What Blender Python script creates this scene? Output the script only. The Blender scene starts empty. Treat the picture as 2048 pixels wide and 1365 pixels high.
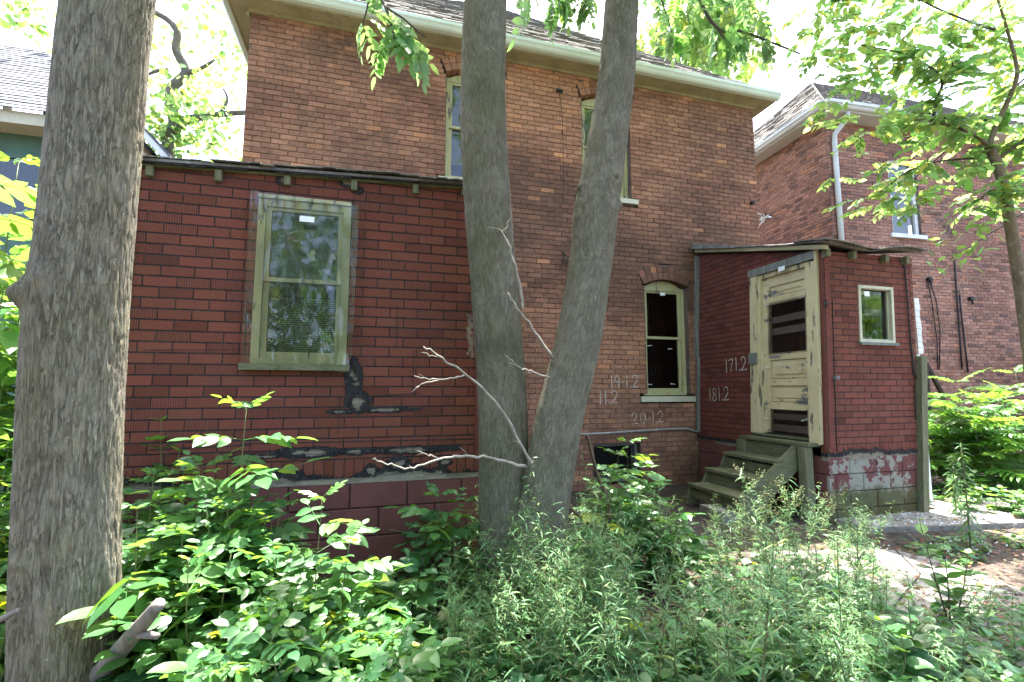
import bpy, math, random
import numpy as np
from mathutils import Vector, Matrix, noise as mnoise

# ------------------------------------------------------------------ camera, sky, sun, exposure
sc = bpy.context.scene
col = sc.collection
CAMZ = 1.45
YAW = math.radians(15.8); FPX = 950.0; PITCH = math.atan2(97, 950)
cam_d = bpy.data.cameras.new('camera'); cam_d.lens = FPX / 2048 * 36; cam_d.sensor_width = 36
cam_d.clip_end = 2000; cam_d.clip_start = 0.05
cam = bpy.data.objects.new('camera', cam_d); col.objects.link(cam)
cam.location = (0, 0, CAMZ); cam.rotation_euler = (math.pi / 2 + PITCH, 0, -YAW)
sc.camera = cam
SUN_AZ, SUN_EL = math.radians(20), math.radians(69)
w = bpy.data.worlds.new('World'); sc.world = w; w.use_nodes = True
bg = w.node_tree.nodes['Background']
sky = w.node_tree.nodes.new('ShaderNodeTexSky'); sky.sky_type = 'NISHITA'; sky.sun_disc = False
sky.sun_elevation = SUN_EL; sky.sun_rotation = SUN_AZ
sky.air_density = 0.6; sky.dust_density = 4.0; sky.ozone_density = 0.3
w.node_tree.links.new(sky.outputs[0], bg.inputs[0]); bg.inputs[1].default_value = 0.15
sun_d = bpy.data.lights.new('sun', 'SUN'); sun_d.energy = 4.2; sun_d.angle = math.radians(0.5); sun_d.color = (1, .95, .87)
sun = bpy.data.objects.new('sun', sun_d); col.objects.link(sun)
SUNV = Vector((math.sin(SUN_AZ) * math.cos(SUN_EL), math.cos(SUN_AZ) * math.cos(SUN_EL), math.sin(SUN_EL)))
sun.rotation_euler = (-SUNV).to_track_quat('-Z', 'Y').to_euler(); sun.location = SUNV * 40
sc.view_settings.view_transform = 'Standard'; sc.view_settings.look = 'None'
sc.view_settings.exposure = 3.3; sc.view_settings.gamma = 1.0; sc.view_settings.use_curve_mapping = False
try:
    sc.cycles.use_denoising = True; sc.cycles.max_bounces = 6; sc.cycles.diffuse_bounces = 3; sc.cycles.glossy_bounces = 3; sc.cycles.use_adaptive_sampling = True; sc.cycles.adaptive_threshold = .02; sc.cycles.transparent_max_bounces = 12
    sc.cycles.caustics_reflective = False; sc.cycles.caustics_refractive = False
    sc.cycles.sample_clamp_indirect = 6
except Exception: pass

R = random.Random(7)
# measuring helpers: a ray through the photograph's pixel (2048x1365) -> a point in the place
_F = Vector((math.sin(YAW) * math.cos(PITCH), math.cos(YAW) * math.cos(PITCH), math.sin(PITCH)))
_R = Vector((math.cos(YAW), -math.sin(YAW), 0)); _U = _R.cross(_F)
_O = Vector((0, 0, CAMZ))
def ray(x, y): return _F + _R * ((x - 1024) / FPX) + _U * ((682.5 - y) / FPX)
def at(x, y, Y): d = ray(x, y); return _O + d * (Y / d.y)
def atx(x, y, X): d = ray(x, y); return _O + d * (X / d.x)
def atd(x, y, dist): return _O + ray(x, y) * dist
def atz(x, y, z=0.0): d = ray(x, y); return _O + d * ((z - CAMZ) / d.z)
def proj(P):
    v = Vector(P) - _O; q = max(v.dot(_F), 1e-3)
    return 1024 + FPX * v.dot(_R) / q, 682.5 - FPX * v.dot(_U) / q
def fbm(p, o=3): return mnoise.fractal(Vector(p), 1.0, 2.0, o)

# ------------------------------------------------------------------ object helpers
def tag(o, label=None, cat=None, group=None, kind=None):
    if label: o['label'] = label
    if cat: o['category'] = cat
    if group: o['group'] = group
    if kind: o['kind'] = kind
    return o
def thing(name, label, cat, loc=(0, 0, 0), group=None, kind=None):
    o = bpy.data.objects.new(name, None); o.empty_display_size = .2; o.location = loc; col.objects.link(o)
    return tag(o, label, cat, group, kind)
def attach(o, parent, M=None):
    col.objects.link(o)
    if parent is not None:
        o.parent = parent
        if parent.type == 'EMPTY': o.matrix_parent_inverse = Matrix.Translation(-parent.location)
    if M is not None: o.matrix_basis = M
    return o
def local(o, parent):                       # child in the parent's own space
    col.objects.link(o); o.parent = parent; return o

class MB:
    def __init__(s, T=None): s.v = []; s.f = []; s.m = []; s.c = []; s.T = T; s.col = (1, 1, 1)
    def vert(s, p): s.v.append(tuple(s.T(p)) if s.T else tuple(p)); s.c.append(s.col); return len(s.v) - 1
    def poly(s, pts, m=0): s.f.append([s.vert(p) for p in pts]); s.m.append(m)
    def hexa(s, p, m=0, skip=()):           # p: 8 corners, bottom 4 ccw then top 4
        i = [s.vert(q) for q in p]
        for k, q in enumerate(((3, 2, 1, 0), (4, 5, 6, 7), (0, 1, 5, 4), (1, 2, 6, 5), (2, 3, 7, 6), (3, 0, 4, 7))):
            if k in skip: continue
            s.f.append([i[a] for a in q]); s.m.append(m)
    def box(s, a, b, m=0):
        x0, y0, z0 = a; x1, y1, z1 = b
        s.hexa([(x0, y0, z0), (x1, y0, z0), (x1, y1, z0), (x0, y1, z0), (x0, y0, z1), (x1, y0, z1), (x1, y1, z1), (x0, y1, z1)], m)
    def piece(s, o, u, n, u0, u1, z0, z1, d0, d1, c=.004, m=0, up=(0, 0, 1)):
        # a chamfered slab on a wall: o origin, u along, n outward
        o = Vector(o); u = Vector(u); n = Vector(n); up = Vector(up)
        P = lambda a, z, d: o + u * a + up * z + n * d
        r = [s.vert(P(a, z, d0)) for a, z in ((u0, z0), (u1, z0), (u1, z1), (u0, z1))]
        q = [s.vert(P(a, z, d1 - c)) for a, z in ((u0, z0), (u1, z0), (u1, z1), (u0, z1))]
        t = [s.vert(P(a, z, d1)) for a, z in ((u0 + c, z0 + c), (u1 - c, z0 + c), (u1 - c, z1 - c), (u0 + c, z1 - c))]
        for k in range(4):
            j = (k + 1) % 4
            s.f.append([r[k], r[j], q[j], q[k]]); s.f.append([q[k], q[j], t[j], t[k]]); s.m += [m, m]
        s.f.append(t); s.m.append(m)
    def tube(s, pts, rad, n=6, m=0, cap=True):
        pts = [Vector(p) for p in pts]; rings = []
        if not hasattr(rad, '__len__'): rad = [rad] * len(pts)
        a = None
        for k, p in enumerate(pts):
            t = (pts[min(k + 1, len(pts) - 1)] - pts[max(k - 1, 0)]).normalized()
            if a is None: a = t.orthogonal().normalized()
            else:
                a = a - t * a.dot(t)
                a = a.normalized() if a.length > 1e-6 else t.orthogonal().normalized()
            b = t.cross(a)
            rings.append([s.vert(p + (a * math.cos(2 * math.pi * i / n) + b * math.sin(2 * math.pi * i / n)) * rad[k]) for i in range(n)])
        for k in range(len(rings) - 1):
            for i in range(n):
                j = (i + 1) % n
                s.f.append([rings[k][i], rings[k][j], rings[k + 1][j], rings[k + 1][i]]); s.m.append(m)
        if cap:
            s.f.append(rings[0][::-1]); s.f.append(rings[-1][:]); s.m += [m, m]
    def mesh(s, name, mats, smooth=False):
        me = bpy.data.meshes.new(name); me.from_pydata(s.v, [], s.f)
        for mt in (mats if isinstance(mats, (list, tuple)) else [mats]): me.materials.append(mt)
        if any(s.m): me.polygons.foreach_set('material_index', s.m)
        a = me.color_attributes.new('Col', 'FLOAT_COLOR', 'POINT')
        c = np.ones((len(s.v), 4), np.float32); c[:, :3] = np.array(s.c, np.float32).reshape(-1, 3); a.data.foreach_set('color', c.ravel())
        if smooth: me.polygons.foreach_set('use_smooth', [True] * len(me.polygons))
        me.update(); return me
    def build(s, name, mats, parent=None, smooth=False, kind=None, label=None):
        o = bpy.data.objects.new(name, s.mesh(name, mats, smooth)); attach(o, parent)
        if kind: o['kind'] = kind
        if label: o['label'] = label
        return o

def tri_mesh(name, V, T, mats, C=None, smooth=True, mi=None):
    V = np.asarray(V, np.float32); T = np.asarray(T, np.int32)
    me = bpy.data.meshes.new(name); me.vertices.add(len(V)); me.vertices.foreach_set('co', V.ravel())
    me.loops.add(T.size); me.loops.foreach_set('vertex_index', T.ravel())
    me.polygons.add(len(T)); me.polygons.foreach_set('loop_start', np.arange(0, T.size, 3, dtype=np.int32))
    me.polygons.foreach_set('loop_total', np.full(len(T), 3, np.int32))
    for mt in (mats if isinstance(mats, (list, tuple)) else [mats]): me.materials.append(mt)
    if mi is not None: me.polygons.foreach_set('material_index', np.asarray(mi, np.int32))
    if smooth: me.polygons.foreach_set('use_smooth', np.ones(len(T), bool))
    a = me.color_attributes.new('Col', 'FLOAT_COLOR', 'POINT')
    c = np.ones((len(V), 4), np.float32)
    if C is not None: c[:, :3] = C
    a.data.foreach_set('color', c.ravel())
    me.update(calc_edges=True); me.validate(); return me
def scatter_mesh(name, tmpls, items, mats):
    """items: (template index, Matrix 4x4, colour) -> one mesh"""
    Vs, Ts, Cs, off = [], [], [], 0
    by = {}
    for k, M, c in items: by.setdefault(k, []).append((M, c))
    for k, lst in by.items():
        tv, tt = tmpls[k]; tv = np.asarray(tv, np.float32); tt = np.asarray(tt, np.int32)
        Ms = np.array([[list(r) for r in M] for M, _ in lst], np.float32); cc = np.array([c for _, c in lst], np.float32)
        h = np.concatenate([tv, np.ones((len(tv), 1), np.float32)], 1)
        W = np.einsum('nij,vj->nvi', Ms[:, :3, :], h)
        n = len(lst); Vs.append(W.reshape(-1, 3))
        Ts.append((tt[None] + (np.arange(n) * len(tv))[:, None, None] + off).reshape(-1, 3))
        Cs.append(np.repeat(cc, len(tv), 0)); off += n * len(tv)
    return tri_mesh(name, np.concatenate(Vs), np.concatenate(Ts), mats, np.concatenate(Cs))

def crom(pts, n):
    P = [np.array(p, float) for p in pts]; P = [2 * P[0] - P[1]] + P + [2 * P[-1] - P[-2]]; out = []
    m = len(P) - 3
    for i in range(n):
        s = i / (n - 1) * m; k = min(int(s), m - 1); t = s - k; a, b, c, d = P[k:k + 4]
        out.append(.5 * ((2 * b) + (c - a) * t + (2 * a - 5 * b + 4 * c - d) * t * t + (3 * b - a - 3 * c + d) * t ** 3))
    return out

# ------------------------------------------------------------------ materials
def nd(t, kind, ins=None, **props):
    n = t.nodes.new('ShaderNode' + kind)
    for k, v in props.items(): setattr(n, k, v)
    for k, v in (ins or {}).items():
        s = n.inputs[k]
        if hasattr(v, 'is_output'): t.links.new(v, s)
        else: s.default_value = (tuple(v) + (1,)) if (hasattr(v, '__len__') and len(v) == 3 and s.type == 'RGBA') else v
    return n
def newmat(name):
    m = bpy.data.materials.new(name); m.use_nodes = True; t = m.node_tree; t.nodes.clear()
    return m, t, t.nodes.new('ShaderNodeOutputMaterial')
def pos(t, scale=(1, 1, 1), obj=False):
    s = nd(t, 'TexCoord').outputs['Object'] if obj else nd(t, 'NewGeometry').outputs['Position']
    return nd(t, 'Mapping', {'Vector': s, 'Scale': scale}).outputs[0]
def noi(t, v, scale, detail=4, rough=.6, dist=0.0):
    detail = min(detail, 5.0)
    return nd(t, 'TexNoise', {'Vector': v, 'Scale': scale, 'Detail': detail, 'Roughness': rough, 'Distortion': dist}).outputs[0]
def ramp(t, f, stops, interp='LINEAR'):
    r = nd(t, 'ValToRGB', {'Fac': f}); e = r.color_ramp; e.interpolation = interp
    while len(e.elements) < len(stops): e.elements.new(.5)
    for i, (p, c) in enumerate(stops): e.elements[i].position = p; e.elements[i].color = (tuple(c) + (1,)) if hasattr(c, '__len__') else (c, c, c, 1)
    return r.outputs[0]
def mix(t, f, a, b, mode='MIX'): return nd(t, 'MixRGB', {'Fac': f, 'Color1': a, 'Color2': b}, blend_type=mode).outputs[0]
def math_(t, op, a, b=0.0): return nd(t, 'Math', {0: a, 1: b}, operation=op).outputs[0]
def finish(m, t, out, color, rough=.8, bump=None, bstr=.3, bdist=.01, spec=.3, metal=0.0):
    p = nd(t, 'BsdfPrincipled', {'Base Color': color, 'Roughness': rough, 'Metallic': metal, 'Specular IOR Level': spec})
    if bump is not None: t.links.new(nd(t, 'Bump', {'Height': bump, 'Strength': bstr, 'Distance': bdist}).outputs[0], p.inputs['Normal'])
    t.links.new(p.outputs[0], out.inputs[0]); return m
def mat_two(name, c1, c2, scale=6, rough=.8, bstr=.25, bscale=60, stretch=(1, 1, 1), lo=.35, hi=.65, spec=.25, c3=None, bdist=.004):
    m, t, o = newmat(name); v = pos(t, stretch)
    c = mix(t, ramp(t, noi(t, v, scale, 6), [(lo, 0.0), (hi, 1.0)]), c1, c2)
    if c3: c = mix(t, ramp(t, noi(t, v, scale * 4.3, 5), [(.55, 0.0), (.66, 1.0)]), c, c3)
    return finish(m, t, o, c, rough, noi(t, v, bscale, 5), bstr, bdist, spec)
def mat_peel(name, paint, paint2, under, thr=.56, scale=7, stretch=(1, 1, .25), rough=.6, soft=.02, dirt=(.1, .1, .06), dirt_amt=.35):
    m, t, o = newmat(name); v = pos(t, stretch)
    c = mix(t, ramp(t, noi(t, pos(t), 3.0, 5), [(.35, 0.0), (.7, 1.0)]), paint, paint2)
    k = ramp(t, noi(t, v, scale, 8, .65), [(thr, 0.0), (thr + soft, 1.0)])
    u = mix(t, noi(t, pos(t, (20, 20, 2)), 4, 5), under, tuple(x * .45 for x in under))
    c = mix(t, k, c, u)
    c = mix(t, math_(t, 'MULTIPLY', ramp(t, noi(t, pos(t), 5.0, 8, .7), [(.5, 0.0), (.75, 1.0)]), dirt_amt), c, dirt)
    h = math_(t, 'SUBTRACT', math_(t, 'MULTIPLY', noi(t, pos(t, (30, 30, 3)), 5, 4), .3), math_(t, 'MULTIPLY', k, .6))
    return finish(m, t, o, c, rough, h, .5, .004, .3)
def mat_brick(name, soot=(.06, .043, .034), amt=.85):
    m, t, o = newmat(name); v = pos(t)
    c = nd(t, 'Attribute', attribute_name='Col').outputs[0]
    c = mix(t, 1.0, c, nd(t, 'ObjectInfo').outputs['Color'], 'MULTIPLY')
    c = mix(t, 1.0, c, ramp(t, noi(t, v, 30, 6, .7), [(.25, .55), (.75, 1.3)]), 'MULTIPLY')
    s = ramp(t, noi(t, v, .7, 5, .6), [(.42, 0.0), (.68, 1.0)])
    s2 = ramp(t, noi(t, v, 9, 6, .7), [(.3, .3), (.7, 1.0)])
    c = mix(t, math_(t, 'MULTIPLY', math_(t, 'MULTIPLY', s, s2), amt), c, soot)
    w_ = ramp(t, noi(t, pos(t, (1, 1, .35)), 14, 8, .75), [(.70, 0.0), (.76, 1.0)])
    c = mix(t, math_(t, 'MULTIPLY', w_, .55), c, (.42, .37, .32))
    return finish(m, t, o, c, .92, noi(t, v, 90, 6, .7), .5, .006, .15)
def mat_siding(name, ribs=False):
    m, t, o = newmat(name); v = pos(t)
    c = nd(t, 'ObjectInfo').outputs['Color']
    c = mix(t, 1.0, c, nd(t, 'Attribute', attribute_name='Col').outputs[0], 'MULTIPLY')
    c = mix(t, 1.0, c, ramp(t, noi(t, v, 350, 3, .7), [(.25, .6), (.75, 1.35)]), 'MULTIPLY')
    c = mix(t, ramp(t, noi(t, v, 3.2, 6, .65), [(.5, 0.0), (.85, .55)]), c, (.055, .035, .03))
    g = ramp(t, noi(t, pos(t, (1, 1, .3)), 5, 7, .7), [(.62, 0.0), (.85, .5)])
    c = mix(t, g, c, (.12, .13, .085))
    h = noi(t, v, 420, 2, .7)
    if ribs:
        sp = nd(t, 'SeparateXYZ', {0: nd(t, 'NewGeometry').outputs['Position']})
        s = math_(t, 'SINE', math_(t, 'MULTIPLY', math_(t, 'ADD', sp.outputs[0], sp.outputs[1]), 2 * math.pi / .0145))
        k = ramp(t, math_(t, 'ADD', math_(t, 'MULTIPLY', s, .5), .5), [(.12, 1.0), (.4, 0.0)])
        c = mix(t, math_(t, 'MULTIPLY', k, .6), c, (.03, .017, .015)); h = math_(t, 'SUBTRACT', math_(t, 'MULTIPLY', h, .3), k)
    return finish(m, t, o, c, .93, h, .35, .002, .12)
def mat_leaf(name, c1, c2, trans, tf=.38, rough=.42, spec=.5):
    m, t, o = newmat(name)
    oi = nd(t, 'ObjectInfo')
    c = mix(t, oi.outputs['Random'], c1, c2)
    a = nd(t, 'Attribute', attribute_name='Col').outputs[0]
    c = mix(t, 1.0, c, a, 'MULTIPLY')
    c = mix(t, 1.0, c, oi.outputs['Color'], 'MULTIPLY')
    a = mix(t, 1.0, a, oi.outputs['Color'], 'MULTIPLY')
    p = nd(t, 'BsdfPrincipled', {'Base Color': c, 'Roughness': rough, 'Specular IOR Level': spec})
    tr = nd(t, 'BsdfTranslucent', {'Color': mix(t, 1.0, trans, a, 'MULTIPLY')})
    t.links.new(nd(t, 'MixShader', {0: tf, 1: p.outputs[0], 2: tr.outputs[0]}).outputs[0], o.inputs[0]); return m
def mat_glass(name, tint=(.8, .85, .8), refl=1.0, bump=0.0, bscale=4, haze=0.0, rough=.02, stretch=(1, 1, 1)):
    m, t, o = newmat(name)
    fr = nd(t, 'Fresnel', {'IOR': 1.52})
    gl = nd(t, 'BsdfGlossy', {'Color': (1, 1, 1), 'Roughness': rough})
    if bump:
        b = nd(t, 'Bump', {'Height': noi(t, pos(t, stretch), bscale, 4, .6, 1.0), 'Strength': 1.0, 'Distance': bump}).outputs[0]
        t.links.new(b, gl.inputs['Normal']); t.links.new(b, fr.inputs['Normal'])
    tr = nd(t, 'BsdfTransparent', {'Color': tint})
    f = math_(t, 'MINIMUM', math_(t, 'MULTIPLY', fr.outputs[0], refl), .95)
    s = nd(t, 'MixShader', {0: f, 1: tr.outputs[0], 2: gl.outputs[0]}).outputs[0]
    if haze:
        s = nd(t, 'MixShader', {0: ramp(t, noi(t, pos(t), 6, 6), [(.4, haze * .3), (.75, haze)]), 1: s, 2: nd(t, 'BsdfDiffuse', {'Color': (.55, .58, .5)}).outputs[0]}).outputs[0]
    t.links.new(s, o.inputs[0]); return m
def mat_bark(name, ridge, furrow, lichen, warm, green, zs=.16, sc_=26, thin=.045, amt=1.0):
    m, t, o = newmat(name); v = pos(t, (1, 1, zs))
    def lines(scale, th):
        n = noi(t, v, scale, 3, .55, .35); d = math_(t, 'ABSOLUTE', math_(t, 'SUBTRACT', n, .5))
        return ramp(t, d, [(th * .35, 1.0), (th, 0.0)]), n
    l1, n1 = lines(sc_, thin); l2, n2 = lines(sc_ * 2.3, thin * .8)
    brk = ramp(t, noi(t, pos(t), 9, 3), [(.36, .35), (.6, 1.0)])
    L = math_(t, 'MULTIPLY', math_(t, 'MAXIMUM', l1, math_(t, 'MULTIPLY', l2, .6)), brk)
    c = mix(t, ramp(t, noi(t, pos(t, (1, 1, .3)), 24, 5), [(.3, 0.0), (.7, 1.0)]), tuple(x * .72 for x in ridge), ridge)
    c = mix(t, ramp(t, noi(t, pos(t, (1, 1, .5)), 2.6, 4), [(.42, 0.0), (.62, .85)]), c, green)
    c = mix(t, math_(t, 'MULTIPLY', ramp(t, n2, [(.56, 0.0), (.62, 1.0)]), .45), c, warm)
    c = mix(t, ramp(t, noi(t, pos(t, (1, 1, .6)), 42, 4), [(.665, 0.0), (.70, .8)]), c, lichen)
    cav = nd(t, 'Attribute', attribute_name='Col').outputs[0]
    c = mix(t, ramp(t, noi(t, pos(t, (1, 1, .45)), 3.1, 4, .6), [(.62, 0.0), (.7, .6)]), c, tuple(x * .25 for x in ridge))
    c = mix(t, math_(t, 'MULTIPLY', L, amt), c, furrow)
    c = mix(t, cav, mix(t, .5, c, furrow), c)
    h = math_(t, 'SUBTRACT', math_(t, 'ADD', noi(t, pos(t, (1, 1, .4)), 60, 5, .7), math_(t, 'MULTIPLY', n1, .6)), L)
    return finish(m, t, o, c, .95, h, .9, .006, .1)

mats = {}
def mk():
    M = mats
    M['brick'] = mat_brick('brick'); M['brick_n'] = mat_brick('brick_neighbour', (.055, .03, .032), .5)
    M['mortar'] = mat_two('mortar', (.17, .125, .1), (.09, .065, .055), 5, .95, .5, 80)
    M['mortar_n'] = mat_two('mortar_grey', (.2, .16, .14), (.1, .075, .07), 5, .95, .5, 80)
    M['siding'] = mat_siding('siding_red'); M['siding_rib'] = mat_siding('siding_ribbed', True)
    M['felt'] = mat_two('tar_felt', (.012, .011, .012), (.03, .028, .03), 12, .85, .8, 40, c3=(.05, .05, .05), bdist=.01)
    M['sheath'] = mat_two('bare_sheathing', (.25, .215, .165), (.13, .115, .09), 5, .85, .3, 30, (1, 1, 6), c3=(.3, .27, .22))
    M['greywood'] = mat_two('weathered_wood', (.2, .21, .19), (.11, .115, .1), 5, .9, .6, 26, (9, 9, .8), c3=(.26, .26, .22))
    M['mosswood'] = mat_two('mossy_lumber', (.085, .095, .045), (.15, .145, .09), 5, .9, .7, 24, (1.0, 1.0, 5), c3=(.05, .065, .02))
    M['postwood'] = mat_two('post_lumber', (.19, .18, .115), (.12, .125, .07), 4, .9, .6, 26, (8, 8, .7), c3=(.07, .08, .035))
    M['cream'] = mat_peel('cream_paint', (.52, .45, .24), (.44, .38, .2), (.22, .2, .165), .575, 7, (1, 1, .3))
    M['cream_door'] = mat_peel('door_cream_paint', (.58, .49, .29), (.5, .41, .23), (.25, .24, .22), .58, 5.5, (1, .55, 1.6), dirt_amt=.2)
    M['cream_trim'] = mat_peel('trim_cream_paint', (.58, .5, .31), (.5, .42, .24), (.17, .155, .12), .575, 9, (1.6, 1.6, .22), dirt_amt=.25)
    M['wincream'] = mat_peel('sash_cream_paint', (.42, .4, .22), (.36, .33, .17), (.2, .18, .13), .59, 8, (1.4, 1.4, .3), dirt_amt=.3)
    M['sill'] = mat_peel('sill_paint', (.55, .52, .4), (.46, .43, .32), (.25, .23, .19), .66, 9, (1, 1, 1), dirt_amt=.25)
    M['soffit'] = mat_peel('soffit_paint', (.36, .32, .19), (.26, .23, .13), (.16, .14, .1), .64, 16, (.5, 1, 1), dirt=(.09, .09, .04), dirt_amt=.55)
    M['gutter'] = mat_two('gutter_enamel', (.6, .68, .6), (.52, .6, .52), 2, .35, .05, 10, spec=.5)
    M['gutter_n'] = mat_two('gutter_grey', (.55, .58, .56), (.45, .48, .46), 2, .4, .05, 10, spec=.5)
    M['roof'] = mat_two('roof_shingle', (.2, .19, .185), (.1, .095, .095), 7, .95, .6, 150, c3=(.26, .25, .23))
    M['roof_blue'] = mat_two('roof_shingle_blue', (.13, .14, .155), (.075, .08, .09), 5, .92, .5, 150, c3=(.17, .175, .19))
    M['greenpaint'] = mat_peel('green_paint', (.075, .15, .115), (.06, .12, .09), (.3, .28, .24), .66, 6, (1, 1, .5))
    M['block'] = None
    M['concrete'] = mat_two('concrete', (.235, .22, .195), (.15, .14, .125), 3, .9, .5, 60, c3=(.2, .18, .155))
    M['concrete_rough'] = mat_two('pebbled_concrete', (.27, .25, .22), (.16, .15, .125), 4, .95, .9, 45, c3=(.42, .4, .36), bdist=.01)
    M['metal'] = mat_two('dull_metal', (.35, .36, .35), (.2, .2, .19), 8, .5, .2, 40, spec=.5)
    M['black'] = mat_two('black_rubber', (.015, .015, .016), (.03, .03, .03), 8, .6, .1, 40)
    M['dark'] = mat_two('dark_interior', (.02, .018, .016), (.035, .03, .027), 3, .9, .1, 10)
    M['inwall'] = mat_two('room_wall', (.4, .38, .32), (.3, .28, .24), 3, .9, .1, 10)
    M['white'] = mat_two('white_paint', (.72, .74, .74), (.6, .62, .6), 6, .6, .1, 40)
    M['paper'] = mat_two('paper_label', (.8, .82, .82), (.75, .77, .77), 6, .7, .05, 40)
    M['chalk'] = mat_two('chalk', (.55, .48, .43), (.38, .31, .26), 60, .95, .2, 200)
    M['screw'] = mat_two('bright_screw', (.75, .77, .78), (.6, .62, .63), 8, .3, .1, 40, spec=.6)
    M['plank'] = mat_two('inside_plank', (.26, .2, .155), (.19, .145, .115), 4, .85, .3, 30, (1, 2, 10))
    M['glass'] = mat_glass('window_glass', (.75, .8, .75), 1.5, .0012, 3)
    M['glass_dark'] = mat_glass('window_glass_dark', (.5, .52, .5), 1.1, .001, 3)
    M['film'] = mat_glass('plastic_film', (.92, .94, .88), 1.0, .010, 5, .025, .06, (1, 1, .5))
    M['filmdoor'] = mat_glass('plastic_film_door', (.85, .85, .83), .9, .004, 5, .008, .1)
    M['blind'] = mat_two('window_blind', (.22, .235, .17), (.15, .16, .11), 4, .9, .1, 20)
    M['bark_left'] = mat_bark('bark_rough', (.27, .245, .2), (.06, .05, .036), (.42, .37, .28), (.2, .145, .085), (.185, .172, .11), .13, 46, .05, .7)
    M['bark_twin'] = mat_bark('bark_smooth', (.225, .205, .155), (.085, .076, .052), (.38, .345, .265), (.24, .212, .15), (.13, .126, .074), .14, 70, .05, .5)
    M['bark_far'] = mat_two('bark_far', (.16, .14, .115), (.09, .08, .065), 8, .95, .5, 40, (1, 1, .4))
    M['bark_dark'] = mat_two('bark_dark', (.09, .075, .055), (.05, .042, .03), 9, .95, .4, 60, (1, 1, .5))
    M['bark_young'] = mat_two('bark_young', (.2, .15, .095), (.12, .095, .06), 9, .9, .5, 50, (1, 1, .5), c3=(.26, .22, .16))
    M['deadwood'] = mat_two('dead_twig', (.32, .285, .24), (.19, .165, .135), 20, .85, .4, 80)
    M['deadgrey'] = mat_two('dead_grey_wood', (.22, .19, .17), (.13, .11, .1), 9, .85, .7, 30, (3, 3, 1))
    M['stem'] = mat_two('green_stem', (.1, .15, .05), (.16, .14, .07), 14, .6, .1, 40)
    M['stem_brown'] = mat_two('brown_stem', (.13, .09, .055), (.08, .06, .04), 14, .8, .2, 60)
    M['leaf'] = mat_leaf('leaf_ash', (.05, .14, .045), (.08, .19, .06), (.22, .38, .04), .38, .36)
    M['leaf_lit'] = mat_leaf('leaf_lit', (.065, .175, .04), (.1, .225, .05), (.24, .43, .05), .42)  # lighter, yellower copy of the ash leaf; sunlit look put into the colour
    M['leaf_tree'] = mat_leaf('leaf_tree', (.085, .195, .055), (.12, .24, .065), (.32, .52, .13), .5)
    M['leaf_weed'] = mat_leaf('leaf_weed', (.085, .2, .085), (.12, .25, .1), (.2, .36, .09), .33, .5, .4)
    M['leaf_low'] = mat_leaf('leaf_low', (.05, .145, .05), (.08, .19, .065), (.18, .34, .04), .33, .42, .5)
    M['dirt'] = mat_two('soil', (.075, .059, .046), (.045, .036, .029), 4, .98, .9, 40, c3=(.12, .098, .078), bdist=.02)
    M['litter'] = mat_leaf('leaf_litter', (.16, .1, .06), (.22, .15, .09), (.15, .08, .03), .15, .8, .2)
mk()
def mat_block(name, peel, moss):
    m, t, o = newmat(name); v = pos(t)
    c = mix(t, ramp(t, noi(t, v, 4, 5), [(.35, 0.0), (.7, 1.0)]), (.15, .058, .052), (.11, .044, .04))
    k = ramp(t, noi(t, v, 3.2, 9, .72), [(peel, 0.0), (peel + .015, 1.0)])
    c = mix(t, k, c, mix(t, noi(t, v, 30, 4), (.29, .28, .235), (.2, .195, .16)))
    if moss:
        z = nd(t, 'SeparateXYZ', {0: v}).outputs[2]
        f = math_(t, 'ADD', math_(t, 'MULTIPLY', math_(t, 'SUBTRACT', moss, z), 5.0), math_(t, 'MULTIPLY', math_(t, 'SUBTRACT', noi(t, v, 5, 6), .5), 2.2))
        c = mix(t, ramp(t, f, [(.3, 0.0), (.8, .88)]), c, mix(t, noi(t, v, 14, 5), (.1, .09, .035), (.055, .06, .02)))
    return finish(m, t, o, c, .9, noi(t, v, 110, 4), .5, .004, .2)
mats['block'] = mat_block('block_painted', .72, .22)
mats['block_peel'] = mat_block('block_peeling', .5, .42)

# ------------------------------------------------------------------ ground, paving
def gz(x, y):
    d = math.hypot(x, y)
    b = .035 * fbm((x * .9, y * .9, 3)) if d < 14 else 0
    r = .14 * max(0, min(1, (1.4 - x) / 1.5)) * max(0, min(1, (y - 2.0) / 1.5)) if y < 6.4 and d < 14 else 0
    keep = max(0, min(1, (math.hypot(x - 5.2, y - 3.3) - 2.2) / .8))
    return b * keep + r - .012 * (1 - keep)
def ground():
    xs = [-600, -120, -40, -14] + [-6 + i * .15 for i in range(121)] + [18, 40, 120, 600]
    ys = [-600, -120, -40, -12] + [-1 + i * .15 for i in range(75)] + [14, 20, 40, 120, 600]
    V = [(x, y, gz(x, y)) for y in ys for x in xs]; n = len(xs); T = []
    for j in range(len(ys) - 1):
        for i in range(n - 1):
            a = j * n + i; T += [(a, a + 1, a + n + 1), (a, a + n + 1, a + n)]
    o = bpy.data.objects.new('ground', tri_mesh('ground', V, T, mats['dirt'])); col.objects.link(o)
    tag(o, kind='structure')
ground()
def slab(name, pts, z0, z1, m):
    mb = MB(); n = len(pts); c = [(p[0], p[1]) for p in pts]
    cx = sum(p[0] for p in c) / n; cy = sum(p[1] for p in c) / n
    ins = [(cx + (x - cx) * .99, cy + (y - cy) * .99) for x, y in c]
    mb.poly([(x, y, z1) for x, y in ins])
    for i in range(n):
        j = (i + 1) % n
        mb.poly([(*c[i], z1 - .012), (*c[j], z1 - .012), (*ins[j], z1), (*ins[i], z1)])
        mb.poly([(*c[i], z0), (*c[j], z0), (*c[j], z1 - .012), (*c[i], z1 - .012)])
    o = mb.build(name, m); tag(o, kind='structure'); return o
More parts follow.
